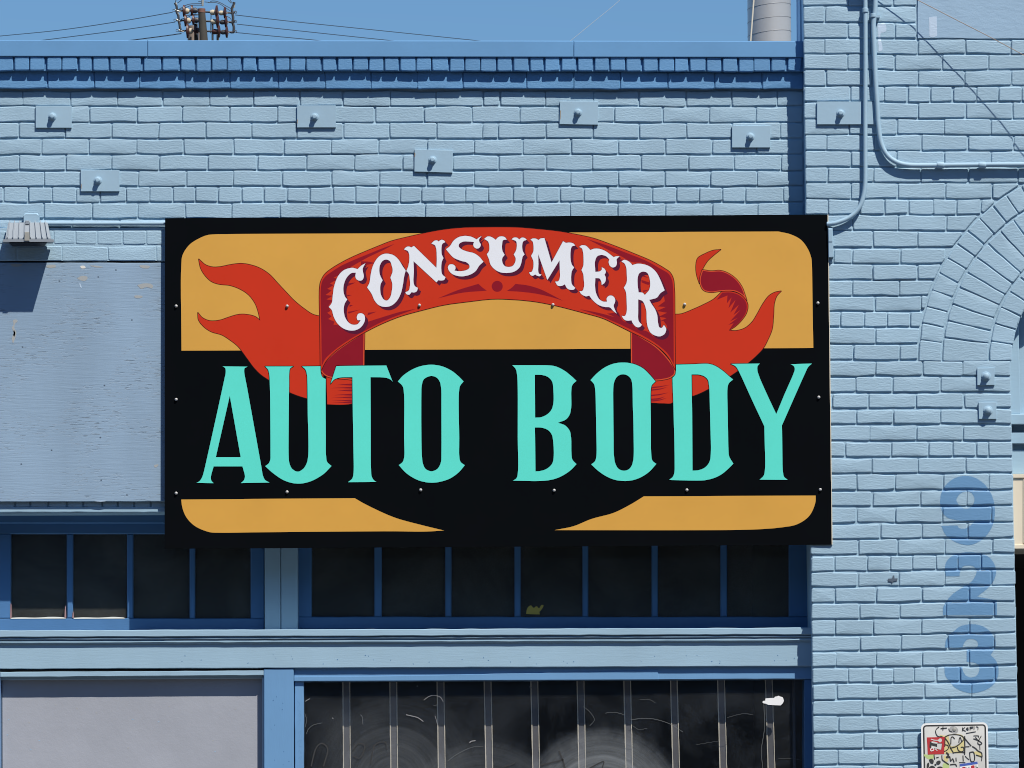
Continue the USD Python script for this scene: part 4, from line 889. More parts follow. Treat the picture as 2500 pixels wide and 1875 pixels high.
teal = {
 'A': (o5, [(545, 180, 1), (867, 185, 1), (830, 205), (822, 240), (830, 300), (850, 400), (940, 900), (1045, 1480), (1062, 1580), (1090, 1640), (1149, 1676, 1), (778, 1682, 1), (815, 1650), (832, 1605), (830, 1575), (800, 1467, 1), (430, 1467, 1), (395, 1600), (400, 1650), (429, 1683, 1), (209, 1680, 1), (250, 1655), (280, 1610), (300, 1550), (340, 1380), (560, 380), (585, 250), (578, 205)], [[(637, 560, 1), (777, 1348, 1), (458, 1348, 1)]]),
 'U': (o5, [(1092, 182, 1), (1453, 182, 1), (1415, 205), (1402, 260), (1400, 400), (1395, 1000), (1395, 1340), (1405, 1430), (1440, 1500), (1512, 1535), (1580, 1500), (1625, 1430), (1645, 1330), (1640, 800), (1635, 400), (1628, 280), (1608, 220), (1565, 182, 1), (1803, 178, 1), (1808, 270), (1830, 320), (1872, 345, 1), (1870, 500), (1873, 1100), (1876, 1340), (1890, 1410), (1945, 1462, 1), (1850, 1560), (1722, 1640), (1620, 1677), (1522, 1690), (1420, 1677), (1320, 1640), (1200, 1560), (1092, 1465, 1), (1140, 1425), (1158, 1380), (1160, 1300), (1158, 900), (1152, 400), (1146, 300), (1130, 225)], []),
 'T': (o6, [(322, 177, 1), (965, 170, 1), (1048, 384, 1), (1030, 360), (985, 335), (900, 322), (762, 320, 1), (765, 900), (768, 1500), (775, 1590), (800, 1640), (837, 1668, 1), (471, 1670, 1), (525, 1625), (543, 1550), (540, 1200), (528, 320, 1), (370, 325), (295, 350), (248, 404, 1)], []),
 'O': (o6, [(1113, 375, 1), (1180, 300), (1300, 220), (1420, 175), (1550, 160), (1680, 180), (1800, 235), (1890, 305), (1959, 375, 1), (1915, 430), (1900, 500), (1902, 1100), (1903, 1340), (1920, 1410), (1974, 1452, 1), (1900, 1540), (1790, 1620), (1680, 1660), (1550, 1678), (1420, 1660), (1320, 1620), (1210, 1545), (1125, 1450, 1), (1175, 1410), (1195, 1340), (1192, 1100), (1188, 490), (1170, 430)], [[(1540, 305), (1610, 325), (1650, 375), (1668, 450), (1672, 700), (1672, 1300), (1665, 1420), (1620, 1500), (1545, 1530), (1470, 1500), (1435, 1430), (1422, 1320), (1415, 550), (1422, 420), (1450, 345)]]),
 'B': (o7, [(160, 165, 1), (500, 165), (620, 167), (720, 182), (830, 235), (920, 305), (987, 368, 1), (935, 420), (920, 500), (920, 700), (900, 800), (850, 865), (748, 906, 1), (840, 940), (900, 1010), (918, 1100), (922, 1280), (935, 1380), (987, 1438, 1), (920, 1510), (820, 1580), (720, 1625), (600, 1650), (480, 1656), (168, 1652, 1), (215, 1620), (232, 1560), (232, 1100), (224, 300), (205, 215)], [[(453, 290, 1), (560, 295), (630, 325), (675, 380), (690, 500), (693, 620), (670, 730), (615, 795), (530, 835), (455, 840, 1)], [(453, 967, 1), (540, 970), (620, 1000), (670, 1060), (690, 1180), (695, 1330), (675, 1430), (610, 1495), (530, 1525), (460, 1531, 1)]]),
 'O2': (o7, [(1168, 358, 1), (1240, 280), (1350, 195), (1470, 145), (1600, 132), (1720, 150), (1840, 205), (1930, 290), (2003, 375, 1), (1955, 425), (1942, 500), (1945, 900), (1950, 1330), (1965, 1395), (2014, 1435, 1), (1930, 1530), (1820, 1605), (1710, 1645), (1600, 1656), (1480, 1640), (1370, 1595), (1260, 1520), (1176, 1442, 1), (1225, 1400), (1243, 1330), (1240, 1000), (1227, 480), (1212, 410)], [[(1585, 283), (1650, 303), (1690, 350), (1705, 430), (1712, 700), (1720, 1000), (1718, 1380), (1690, 1470), (1650, 1510), (1592, 1523), (1530, 1500), (1490, 1440), (1470, 1340), (1465, 1100), (1460, 700), (1462, 440), (1480, 360), (1520, 305)]]),
 'D': (o8, [(265, 160, 1), (500, 152), (690, 150), (770, 175), (870, 240), (950, 310), (1000, 350, 1), (945, 400), (928, 460), (932, 800), (940, 1250), (950, 1340), (1004, 1432, 1), (930, 1505), (850, 1570), (760, 1615), (640, 1645), (520, 1650), (176, 1642, 1), (225, 1600), (245, 1540), (248, 1400), (235, 800), (220, 330, 1), (255, 290), (265, 240)], [[(465, 285, 1), (560, 287), (630, 310), (675, 355), (690, 430), (705, 900), (713, 1300), (695, 1410), (640, 1480), (560, 1515), (478, 1522, 1), (472, 700)]]),
 'Y': (o8, [(973, 150, 1), (1344, 145, 1), (1315, 178), (1312, 230), (1335, 310), (1440, 550), (1555, 795, 1), (1660, 540), (1770, 290), (1793, 215), (1780, 178), (1740, 153, 1), (2014, 145, 1), (1965, 190), (1930, 260), (1628, 940, 1), (1633, 1300), (1640, 1530), (1655, 1600), (1702, 1641, 1), (1340, 1639, 1), (1390, 1590), (1408, 1520), (1400, 950, 1), (1250, 630), (1100, 300), (1060, 220), (1030, 180)], []),
}
names = {'A': 'letter A of AUTO', 'U': 'letter U of AUTO', 'T': 'letter T of AUTO', 'O': 'letter O of AUTO', 'B': 'letter B of BODY', 'O2': 'letter O of BODY', 'D': 'letter D of BODY', 'Y': 'letter Y of BODY'}
for k, (o, pts, holes) in teal.items():
    q = shape(pts, o, K5, holes)
    lay_on('letter', q, 'sign_teal', 14, line=1.4, line_mat='sign_black', label='turquoise ' + names[k])
for u, v in ((430, 747), (701, 747), (1024, 745), (1350, 743.5), (1671.6, 742.8), (1997, 739.5), (430, 975), (1999, 969.6), (430, 1204), (700.8, 1200.8), (1027, 1196), (1353, 1197), (1677, 1196), (2002.7, 1195)):
    p = sp([(u, v)], 0.0055)[0]
    obj('screw', lathe([(0.0001, 0.004), (0.004, 0.0032), (0.0062, 0.001), (0.0066, -0.003), (0.0066, -0.006)], p, SN, 12), 'screw_metal', SIGN, smooth=40)

# ---------------------------------------------------------------- anchor plates
def anchor(label, pts, bu, bv, y, bolt=0.025, r=0.0112, group=None, thick=0.010):
    T = thing('anchor_plate', label, 'anchor plate', group)
    obj('plate', slab(pts, y - thick, thick, 0.0012, px=0.5), 'metal_paint', T, smooth=25)
    p = at(bu, bv, y - thick)
    obj('washer', lathe([(0.0001, 0.0035), (r * 1.45, 0.0035), (r * 1.6, 0.0015), (r * 1.6, -0.002)], p, (0, -1, 0), 14), 'metal_paint', T, smooth=40)
    obj('bolt', lathe([(0.0001, bolt), (r * 0.7, bolt - 0.0006), (r, bolt - 0.004), (r, 0.010), (r * 1.25, 0.009), (r * 1.3, -0.001)], p, (0, -1, 0), 12), 'metal_paint', T, smooth=40)
anchor('small painted steel anchor plate with bolt at far left under the cornice', quad(87, 258.5, 175, 312), 128, 285, 0.0)
anchor('painted anchor plate with bolt below the middle of the pole and the cornice', quad(725, 257.5, 820, 311), 768, 286, 0.0)
anchor('painted anchor plate with bolt overlapping the cornice shadow, near the middle right', [(1367, 247), (1460.5, 248), (1460, 304.5), (1366, 303)], 1411, 275, 0.0)
anchor('painted anchor plate with bolt lower down on the wall, right of its middle', [(1012, 364.5), (1106, 367), (1104.5, 421.5), (1011.5, 419)], 1056, 391, 0.0)
anchor('painted anchor plate with bolt just above the header course at left', quad(197, 415.5, 291.5, 467), 239, 441, 0.0)
anchor('painted anchor plate with bolt on the wall beside the pier shadow', quad(1787, 307, 1880.5, 360), 1832, 334, 0.0)
anchor('long painted anchor plate behind the two conduits on the pier', quad(1994.5, 248.5, 2140, 303.5), 2052, 277, YP)
anchor('small square anchor plate with bolt below the arch, upper one', [(2385.5, 898.5), (2428, 898), (2428.5, 940), (2386, 940.5)], 2407, 919, YP, bolt=0.026, r=0.013, thick=0.009)
anchor('small square anchor plate with bolt below the arch, lower one', [(2389, 982), (2432.5, 981.5), (2433, 1023), (2390, 1023)], 2412, 1002.5, YP, bolt=0.026, r=0.013, thick=0.009)

for k, (u, v0, v1) in {'anchor_plate_001': (725, 290, 303), 'anchor_plate_002': (1367, 268, 292), 'anchor_plate_003': (1011.8, 372, 384), 'anchor_plate_004': (197.4, 448, 462)}.items():
    obj('rust', sheet(Polygon([(u + .2, v0), (u + 2.2, v0 + 3), (u + 1.6, v1 - 2), (u + .3, v1)]), plane(-0.010), 0.0005, -0.001), 'rust_stain', stage.GetPrimAtPath('/World/' + k), smooth=False)

# ---------------------------------------------------------------- conduits
def along(pts, y, per=10):
    return np.array([at(p[0], p[1], p[2]) for p in arcpts([tuple(q) if len(q) > 2 else (q[0], q[1], y) for q in pts], per)])
def coupling(parent, a, b, r, mat='metal_paint'):
    obj('coupling', tube(np.array([a + (b - a) * t for t in (0, .12, .5, .88, 1)]), [r * 1.15, r * 1.4, r * 1.4, r * 1.4, r * 1.15], 12), mat, parent)
yc = YP - 0.020
CD = thing('conduit', 'blue painted conduit bending left behind the top corner of the black sign', 'conduit')
obj('pipe', tube(along([(2111, -70), (2112.5, 0), (2113, 120), (2112.5, 250), (2112.5, 380), (2112, 450), (2105, 490), (2091, 516), (2070, 533), (2042, 544), (2030, 546.3, YP - 0.016), (2019, 547, YP - 0.012)], yc), 0.0098, 12), 'metal_paint', CD, smooth=True)
coupling(CD, at(2112.5, 20, yc), at(2112.5, 31, yc), 0.0098)
CD2 = thing('conduit', 'blue painted conduit running down the pier and bending to the right', 'conduit')
obj('pipe', tube(along([(2137, -70), (2137, 0), (2136, 30), (2132.5, 60), (2134, 110), (2138, 200), (2142, 262), (2145, 310), (2152, 352), (2168, 381), (2192, 397), (2218, 403), (2250, 404), (2340, 403), (2420, 402), (2580, 401)], yc), 0.0108, 12), 'metal_paint', CD2, smooth=True)
coupling(CD2, at(2132, 34, yc), at(2132.2, 43, yc), 0.0108)
for u in (2296, 2398):
    coupling(CD2, at(u - 9, 403, yc), at(u + 9, 403, yc), 0.0105)
obj('clip', boxm(*[q for pr in zip(at(2138, 44, yc), at(2148, 36, yc)) for q in pr][:2], yc - 0.006, YP + 0.002, at(2138, 43, yc)[2], at(2138, 37, yc)[2]), 'metal_paint', CD2, smooth=False)
CD3 = thing('conduit', 'thin blue painted conduit from the flood light to the sign', 'conduit')
obj('pipe', tube(along([(95, 545.5), (200, 545.8), (420, 545.5)], -0.016), 0.0095, 12), 'metal_paint', CD3, smooth=True)
FIT = thing('junction_box', 'painted junction box half hidden behind the right edge of the black sign', 'junction box')
obj('box', slab([(2021.5, 557), (2033, 556.5), (2035, 628), (2022.5, 629)], YP - 0.020, 0.02, 0.003), 'metal_paint', FIT)
obj('lid', slab([(2022.5, 560), (2031, 559.5), (2032, 590), (2023, 590)], YP - 0.0225, 0.004, 0.001), 'metal_paint', FIT)
HEAD = thing('cable_head', 'painted cable entry box above the conduits on the pier', 'cable box')
obj('box', slab([(2085, -66), (2150, -66), (2146, -30), (2090, -30)], YP - 0.055, 0.055, 0.004), 'metal_paint', HEAD)

# ---------------------------------------------------------------- flood light
FL = thing('flood_light', 'pale ribbed flood light on the wall left of the black sign', 'flood light')
obj('junction_box', slab(quad(57, 526, 95, 549), -0.05, 0.05, 0.003), 'metal_paint', FL)
v = np.vstack([ats([(61, 520), (92, 520), (95, 526.5), (57, 526.5)], -0.01), ats([(65, 522), (88, 522), (95, 527), (57, 527)], -0.05)])
obj('box_lid', trimesh.convex.convex_hull(v), 'metal_paint', FL, smooth=False)
def fl(u, vv, y):
    return at(u, vv, y)
body = trimesh.convex.convex_hull(np.array([fl(19, 547, -0.030), fl(117, 546, -0.030), fl(20, 543.5, -0.055), fl(116, 543, -0.055), fl(13, 582, -0.158), fl(124, 582, -0.158), fl(12, 588, -0.158), fl(126, 588, -0.158),
                                             fl(15, 592, -0.030), fl(121, 592, -0.030)]))
obj('body', body, 'fixture_metal', FL, smooth=20)
lip = trimesh.convex.convex_hull(np.array([fl(8, 584, -0.172), fl(131, 584, -0.172), fl(7, 590.5, -0.172), fl(132, 590.5, -0.172), fl(10, 590, -0.03), fl(128, 590, -0.03), fl(10, 595, -0.03), fl(128, 595, -0.03)]))
obj('rim', lip, 'fixture_metal', FL, smooth=20)
for k, u in enumerate((22, 34, 47, 60, 73, 86, 99, 111)):
    t = (u - 22) / 89
    a0, a1 = fl(24 + t * 86, 542.0, -0.052), fl(18 + t * 99, 582.0, -0.166)
    w = 0.0016
    hull = trimesh.convex.convex_hull(np.array([a0 + [w, -0.004, 0.006], a0 - [w, 0.004, -0.006], a1 + [w, -0.004, 0.004], a1 - [w, 0.004, -0.004], a0 + [w, 0.01, -0.01], a0 - [w, -0.01, 0.01], a1 + [w, 0.01, -0.01], a1 - [w, -0.01, 0.01]]))
    obj('fin', hull, 'fixture_metal', FL, smooth=False)
obj('latch', slab([(60, 566), (71, 566), (72, 588), (59, 588)], -0.178, 0.02, 0.002), 'pale_steel', FL)
obj('hinge_lug', slab([(62, 538), (70, 538), (71, 548), (61, 548)], -0.075, 0.03, 0.002), 'fixture_metal', FL)
lens = trimesh.convex.convex_hull(np.array([fl(22, 592.5, -0.155), fl(116, 592.5, -0.155), fl(22, 596, -0.06), fl(116, 596, -0.06), fl(30, 601, -0.13), fl(108, 601, -0.13), fl(30, 603, -0.08), fl(108, 603, -0.08)]))
obj('lens', lens, 'lens', FL, smooth=False)

# ---------------------------------------------------------------- right hand doorway under the arch
DOOR = thing('arched_doorway', 'blue painted timber infill of the arched opening at the right edge', 'doorway')
YD = 0.02
obj('tympanum', slab([(2440, 500), (2780, 500), (2780, 1018), (2440, 1018)], YD + 0.03, 0.05, 0.002), 'trim_paint', DOOR)
obj('frame_board', slab([(2455, 640), (2483, 640), (2492, 1012), (2455, 1012)], YD - 0.035, 0.05, 0.004, step=25, jit=0.4), 'trim_paint', DOOR)
obj('rail', slab([(2455, 1011), (2780, 1009), (2780, 1035), (2455, 1036)], YD - 0.05, 0.06, 0.003), 'trim_paint', DOOR)
obj('rail', slab([(2455, 1056), (2780, 1055), (2780, 1082), (2455, 1083)], YD - 0.03, 0.06, 0.003), 'trim_paint', DOOR)
obj('rail', slab([(2455, 1099), (2780, 1098), (2780, 1156), (2455, 1158)], YD - 0.01, 0.06, 0.003), 'trim_paint', DOOR)
obj('backing', slab([(2450, 1010), (2780, 1010), (2780, 1170), (2450, 1170)], YD + 0.015, 0.05, 0.001), 'trim_paint', DOOR)
SHUT = thing('shutter_housing', 'beige metal shutter housing at the right edge beside the pier', 'shutter housing')
obj('cover', slab([(2458, 1166), (2780, 1164), (2780, 1332), (2458, 1334)], -0.045, 0.3, 0.003), 'beige', SHUT)
obj('flange', slab([(2458, 1158.5), (2780, 1157), (2780, 1165.5), (2458, 1167)], -0.052, 0.3, 0.002), 'beige', SHUT)
obj('flange', slab([(2458, 1330), (2780, 1328), (2780, 1338), (2458, 1340)], -0.052, 0.3, 0.002), 'beige', SHUT)
obj('cover_plate', slab([(2498, 1171), (2780, 1170), (2780, 1325), (2498, 1326)], -0.050, 0.01, 0.002), 'beige', SHUT)
xr = at(2600, 1600)[0]
g = obj('passage', cat([boxm(xr - 0.6, xr + 2.5, 1.6, 1.7, 0, 3.6), boxm(xr - 0.6, xr + 2.5, 0.3, 1.7, at(2500, 1330, 0)[2] + 0.02, at(2500, 1330, 0)[2] + 0.1), boxm(xr + 2.4, xr + 2.5, -0.1, 1.7, 0, 3.6), boxm(xr - 0.6, xr - 0.5, 0.42, 1.7, 0, 3.6)]), 'dark_room', smooth=False)
tag(g, 'dark passage behind the doorway', 'passage', kind='structure')

# ---------------------------------------------------------------- small street sign with stickers
SG = thing('street_sign', 'small white street sign with black border covered in stickers and marker scribbles', 'street sign')
YS = YP - 0.022
o9, K9 = (2230, 1740), 2212 / 200
def rrect(u0, v0, u1, v1, r):
    return sbox(u0, v0, u1, v1).buffer(-r).buffer(r, quad_segs=6)
plate = affinity.skew(rrect(2248.3, 1764.5, 2411.5, 2024, 13), 1.1, -0.9, origin=(2330, 1764))
obj('plate', sheet(plate, plane(YS), 0.0, -0.002), 'sign_edge_white', SG, smooth=False)
b0 = plate.buffer(-4.6); b1 = plate.buffer(-8.4)
obj('border', sheet(b0.difference(b1), plane(YS), 0.0004, -0.001), 'marker_black', SG, smooth=False)
obj('face', sheet(b1, plane(YS), 0.0003, -0.001), 'sticker_white', SG, smooth=False)
obj('bolt', lathe([(0.0001, 0.004), (0.007, 0.003), (0.009, 0)], at(2330, 1781, YS), (0, -1, 0), 12), 'pale_steel', SG)
ys = plane(YS)
def stick(name, pts, mat, lvl=1, w=None):
    q = [tuple(np.array(p[:2]) / K9 + o9) + tuple(p[2:]) for p in pts]
    g = Polygon(spline(q)).buffer(0) if w is None else LineString(arcpts(q)).buffer(w / 2, quad_segs=2)
    obj(name, sheet(g, ys, 0.0003 + 0.0003 * lvl, 0.0), mat, SG, smooth=False)
stick('smear', [(700, 590, 1), (860, 620), (1000, 580), (1340, 620), (1400, 900), (1320, 1080), (1000, 1090), (850, 1120), (820, 800)], 'sticker_yellow', 1)
stick('smear', [(280, 1130), (420, 1140), (560, 1130), (540, 1230), (430, 1260), (330, 1210)], 'sticker_green', 1)
stick('smear', [(960, 620), (1130, 600), (1280, 640), (1330, 720), (1200, 860), (1020, 900), (980, 760)], 'sticker_white', 2)
stick('smear', [(820, 1160), (920, 1180), (940, 1300), (860, 1330)], 'sticker_yellow', 1)
stick('smear', [(800, 1380), (950, 1370), (960, 1500), (820, 1540)], 'sticker_green', 1)
stick('smear', [(1640, 1060), (1760, 1050), (1850, 1120), (1820, 1200), (1700, 1150)], 'sticker_yellow', 1)
stick('blob', [(960, 470), (1000, 385), (1080, 365), (1170, 400), (1210, 470), (1180, 545), (1100, 560), (1010, 520)], 'marker_grey', 2)
stick('sticker', [(365, 665, 1), (850, 655, 1), (828, 1115, 1), (388, 1130, 1)], 'sticker_red', 3)
stick('sticker', [(445, 780, 1), (780, 830, 1), (750, 1005, 1), (430, 940, 1)], 'marker_black', 4)
stick('sticker', [(495, 770, 1), (650, 800, 1), (640, 840, 1), (490, 815, 1)], 'sticker_white', 5)
stick('sticker', [(490, 890, 1), (640, 930, 1), (640, 835, 1), (770, 840, 1), (745, 1000, 1), (480, 940, 1)], 'sticker_white', 5)
stick('sticker', [(665, 750), (700, 700), (750, 700), (770, 760), (720, 800)], 'sticker_white', 4)
stick('sticker', [(1248, 1390, 1), (1725, 1320, 1), (1740, 1385, 1), (1255, 1455, 1)], 'sticker_blue', 4, None)
stick('sticker', [(1255, 1455, 1), (1740, 1385, 1), (1760, 1800, 1), (1275, 1860, 1)], 'sign_edge_white', 3)
stick('sticker', [(1560, 1440), (1640, 1420), (1650, 1490), (1570, 1500)], 'sticker_red', 5)
stick('sticker', [(1310, 1480), (1400, 1470), (1390, 1520), (1320, 1530)], 'sticker_red', 5)
S_ = lambda pts, w, mt='marker_black': stick('scribble', pts, mt, 6, w / K9)
S_([(480, 715), (560, 740), (680, 745)], 18, 'sign_edge_white'); S_([(460, 1000), (490, 955), (540, 960), (545, 1010), (480, 1030), (460, 1000)], 22, 'sign_edge_white'); S_([(590, 980), (640, 1020)], 18, 'sign_edge_white')
S_([(690, 385), (630, 430), (600, 500), (625, 590), (680, 640), (780, 640)], 20); S_([(745, 425), (900, 410)], 24); S_([(800, 380), (800, 470)], 22)
S_([(955, 430), (980, 490), (1040, 510)], 16)
for q in ([(1330, 400), (1325, 490)], [(1390, 395), (1335, 450), (1410, 495)], [(1430, 430), (1480, 425), (1470, 400), (1430, 430), (1460, 465), (1490, 455)], [(1530, 380), (1535, 460)], [(1535, 385), (1610, 378)], [(1540, 420), (1600, 415)], [(1640, 370), (1640, 445)], [(1700, 375), (1745, 390), (1745, 450)], [(1430, 555), (1560, 530), (1680, 510)]):
    S_(q, 18)
S_([(860, 650), (930, 610), (1030, 590), (1180, 590), (1320, 630), (1370, 690)], 22); S_([(860, 650), (850, 800), (850, 900)], 24); S_([(870, 700), (930, 780), (980, 880), (1000, 950)], 24)
S_([(860, 860), (930, 880), (950, 950), (900, 1010), (840, 1040)], 20); S_([(1010, 840), (1020, 680), (1060, 650), (1110, 700)], 26); S_([(1230, 800), (1245, 690), (1270, 670), (1300, 760)], 26)
S_([(1000, 950), (1060, 1040), (1080, 1090)], 24); S_([(1010, 950), (1150, 910), (1270, 820), (1380, 700)], 24); S_([(1385, 640), (1390, 900), (1385, 1120)], 30); S_([(1400, 700), (1470, 790), (1560, 890)], 24)
S_([(1190, 930), (1210, 1000), (1280, 1050), (1360, 1020), (1350, 930), (1290, 930)], 22); S_([(1090, 1075), (1250, 1060), (1380, 1075)], 20); S_([(1410, 915), (1510, 910)], 18); S_([(1600, 910), (1680, 960), (1750, 1030), (1840, 1080), (1860, 1180)], 26)
S_([(1520, 1070), (1530, 1200), (1560, 1310), (1640, 1300), (1655, 1180), (1620, 1060), (1520, 1070)], 24); S_([(1630, 620), (1750, 620), (1760, 660)], 18); S_([(1630, 700), (1740, 740), (1820, 790), (1850, 830), (1790, 860), (1740, 800), (1830, 630)], 22); S_([(1680, 660), (1760, 760)], 18); S_([(1790, 860), (1800, 990)], 16)
S_([(1700, 1140), (1840, 1190), (1840, 1290)], 20); S_([(1400, 1170), (1450, 1220), (1500, 1260)], 16); S_([(900, 1080), (950, 1140), (900, 1200), (980, 1190)], 40); S_([(990, 1200), (1010, 1300), (1060, 1240), (1100, 1330)], 26); S_([(1150, 1220), (1160, 1300)], 24); S_([(1340, 1160), (1350, 1300)], 24)
S_([(770, 1150), (780, 1260), (850, 1320), (950, 1390)], 24); S_([(1000, 1400), (1130, 1390), (1170, 1440)], 24); S_([(560, 1140), (575, 1250)], 24); S_([(620, 1210), (680, 1200)], 18); S_([(1240, 1340), (1400, 1340)], 14)
for q in ([(430, 1260), (500, 1245), (550, 1290), (530, 1370), (460, 1350)], [(620, 1330), (700, 1290), (740, 1330), (700, 1390), (640, 1390)], [(420, 1480), (500, 1430), (580, 1470), (560, 1560), (440, 1560)], [(640, 1480), (740, 1450), (800, 1500), (760, 1580), (660, 1570)], [(570, 1390), (610, 1380), (620, 1420), (580, 1420)], [(380, 1360), (420, 1350), (410, 1480), (370, 1490)]):
    stick('splotch', q, 'marker_black', 6)
for u, v, a in ((1310, 1560, 1), (1420, 1540, 1), (1500, 1530, 1), (1690, 1490, 1)):
    S_([(u, v - 60), (u + 6, v), (u + 46, v - 20)], 18)

# ---------------------------------------------------------------- on and behind the roof
ST = thing('stovepipe', 'galvanised spiral stovepipe rising behind the roof edge beside the pier', 'stovepipe')
YST = 2.2
pc = at(1878, 50, YST); rad = 0.0
rad = (at(1931, 50, YST)[0] - at(1825, 50, YST)[0]) / 2
zt, zbm = at(1878, -120, YST)[2], at(1878, 150, YST)[2] - 0.6
obj('pipe', lathe([(rad, zbm - pc[2]), (rad, zt - pc[2]), (rad * 0.94, zt - pc[2])], pc, (0, 0, 1), 48), 'galvanised', ST, smooth=True)
zz = [at(1878, q, YST)[2] for q in (120, 84, 51, 18, -15, -48)]
for z in zz:
    th = np.linspace(0, 2 * math.pi, 41)
    rise = 0.012
    pts = np.stack([pc[0] + (rad + .0004) * np.cos(th), pc[1] + (rad + .0004) * np.sin(th), z + rise * np.cos(th)], 1)
    obj('seam', tube(pts, 0.0010, 6), 'seam_dark', ST, smooth=True)
GW = thing('guy_wire', 'pale guy wire crossing in front of the stovepipe', 'wire')
obj('wire', tube(np.array([at(1841.5, -60, 1.9), at(1840, 0, 1.9), at(1832.4, 101, 1.9), at(1829, 150, 1.9)]), 0.0042, 8), 'wire_pale', GW, smooth=True)
FP = thing('parapet_board', 'narrow pale painted board at the top left edge of the brick pier', 'board')
obj('board', slab([(1944, -70), (1951, -70), (1953.5, 101), (1945.5, 101)], 0.25, 0.02, 0.002), 'pale_paint', FP)
obj('board', slab([(1952, -70), (1963, -70), (1964, 101), (1953.5, 101)], 0.05, 0.2, 0.002), 'plaster_paint', FP)
CB = thing('service_cable', 'thin brown cable slanting across the top right of the brick pier', 'cable')
cab = [(2150, -46, YP - .04), (2240, 0, YP - .055), (2330, 46, YP - .085), (2420, 92, YP - .118), (2500, 135, YP - .150), (2600, 190, YP - .2)]
obj('cable', tube(along(cab, 0), 0.0016, 8), 'cable_tan', CB, smooth=True)

YPO = 58.0
KP = 2212 / 200
def po(u, v, y=YPO):
    return at(400 + u / KP, v / KP, y)
POLE = thing('utility_pole', 'wooden utility pole with brown insulators and cable clamps behind the roof', 'utility pole')
def post(name, u0, u1, v0, v1, mat, y=YPO, u0b=None, u1b=None, parent=None):
    a, b = po((u0 + u1) / 2, v0, y), po(((u0b or u0) + (u1b or u1)) / 2, v1, y)
    ra = (po(u1, v0, y)[0] - po(u0, v0, y)[0]) / 2; rb = (po(u1b or u1, v1, y)[0] - po(u0b or u0, v1, y)[0]) / 2
    return obj(name, tube([a, a + (b - a) * .5, b], [ra, (ra + rb) / 2, rb], 14), mat, parent or POLE, smooth=40)
foot = po(770, 1060)
m = post('trunk', 655, 860, 700, 3400, 'wood_pole', YPO + 0.4, 560, 940)
post('trunk', 925, 1118, 330, 1500, 'wood_dark', YPO - 0.2, 960, 1230)
post('cap', 915, 1122, 238, 345, 'rust_cap', YPO - 0.2)
post('brace', 815, 915, 640, 1400, 'wood_dark', YPO + 0.1, 820, 930)
post('brace', 925, 965, 880, 1400, 'wood_pole', YPO - 0.3)
post('brace', 1285, 1340, 590, 1400, 'dark_steel', YPO, 1290, 1350)
post('brace', 1420, 1490, 880, 1400, 'wood_pole', YPO + 0.3)
def disc_ins(u, v, ru, rv, side, cone, cone_u, cone_w, ln):
    """An insulator: a wide brown shed, a cement cone and its pin."""
    s = (po(100, 500)[0] - po(0, 500)[0]) / 100
    c = po(u, v)
    ax = np.array([1.0, 0.0, 0.0]) * side
    obj('insulator', lathe([(0.0001, -0.03), (rv * s, -0.012), (rv * s * 0.93, ru * s * .5), (rv * s * 0.5, ru * s * .9), (0.02, ru * s)], c, ax, 20), 'porcelain', POLE, smooth=40)
    c2 = po(cone_u, v + 5)
    obj('insulator_cone', lathe([(0.0001, -ln * s / 2), (cone_w * s * .62, -ln * s / 2), (cone_w * s, -ln * s * .1), (cone_w * s * .85, ln * s / 2), (0.0001, ln * s / 2)], c2, -ax, 16), cone, POLE, smooth=40)
def rod(u0, v0, u1, v1, r, mat='dark_steel', y=YPO):
    s = (po(100, 500)[0] - po(0, 500)[0]) / 100
    obj('rod', tube([po(u0, v0, y), po((u0 + u1) / 2, (v0 + v1) / 2, y), po(u1, v1, y)], r * s, 8), mat, POLE, smooth=40)
for v, u1, u2, uc, ccol2 in ((290, 545, 758, 250, 0), (550, 585, 797, 280, 0), (830, 640, 850, 340, 1)):
    rod(uc + 60, v, 940, v + 8, 24)
    disc_ins(u1, v + 5, 55, 165 if v < 800 else 200, 1, 'cement_cream', u1 + 80, 84, 125)
    disc_ins(u2, v - 10, 45, 140, 1, 'dark_steel' if not ccol2 else 'porcelain', u2 + 85, 82, 135)
    th = np.linspace(0.35, 2 * math.pi - 0.35, 12)
    s = (po(100, 500)[0] - po(0, 500)[0]) / 100
    obj('clevis', tube(np.array([po(uc + 25 - 42 * math.cos(t), v - 5 + 30 * math.sin(t)) for t in th[::-1]]), 8 * s, 6), 'dark_steel', POLE, smooth=True)
    obj('clamp', tube([po(uc + 60, v - 20), po(uc + 110, v + 5), po(uc + 200, v + 25)], [30 * s, 34 * s, 18 * s], 10), 'pale_steel', POLE, smooth=40)
for v, u1, u2, c1 in ((320, 1430, 1650, 'cement_cream'), (570, 1455, 1680, 'cement_cream'), (840, 1490, 1700, 'porcelain')):
    rod(1100, v, 1880, v + 30, 26)
    disc_ins(u1, v + 10, 50, 195 if v < 800 else 170, -1, c1, u1 - 110, 76, 150)
    disc_ins(u2, v + 25, 45, 165, -1, 'cement_cream' if v < 400 else 'dark_steel', u2 - 100, 68, 130)
    s = (po(100, 500)[0] - po(0, 500)[0]) / 100
    obj('tie', tube([po(u2 + 20, v + 30), po(u2 + 50, v + 32), po(u2 + 85, v + 30)], [24 * s, 26 * s, 22 * s], 8), 'sign_edge_white', POLE, smooth=40)
    obj('clamp', tube([po(1800, v + 45), po(1870, v + 30), po(1930, v - 10)], [22 * s, 36 * s, 16 * s], 10), 'dark_steel', POLE, smooth=40)
    obj('clevis', tube(np.array([po(1930 - 40 * math.cos(t), v + 10 - 34 * math.sin(t)) for t in np.linspace(0.5, 2 * math.pi - 0.5, 12)]), 9 * s, 6), 'dark_steel', POLE, smooth=True)
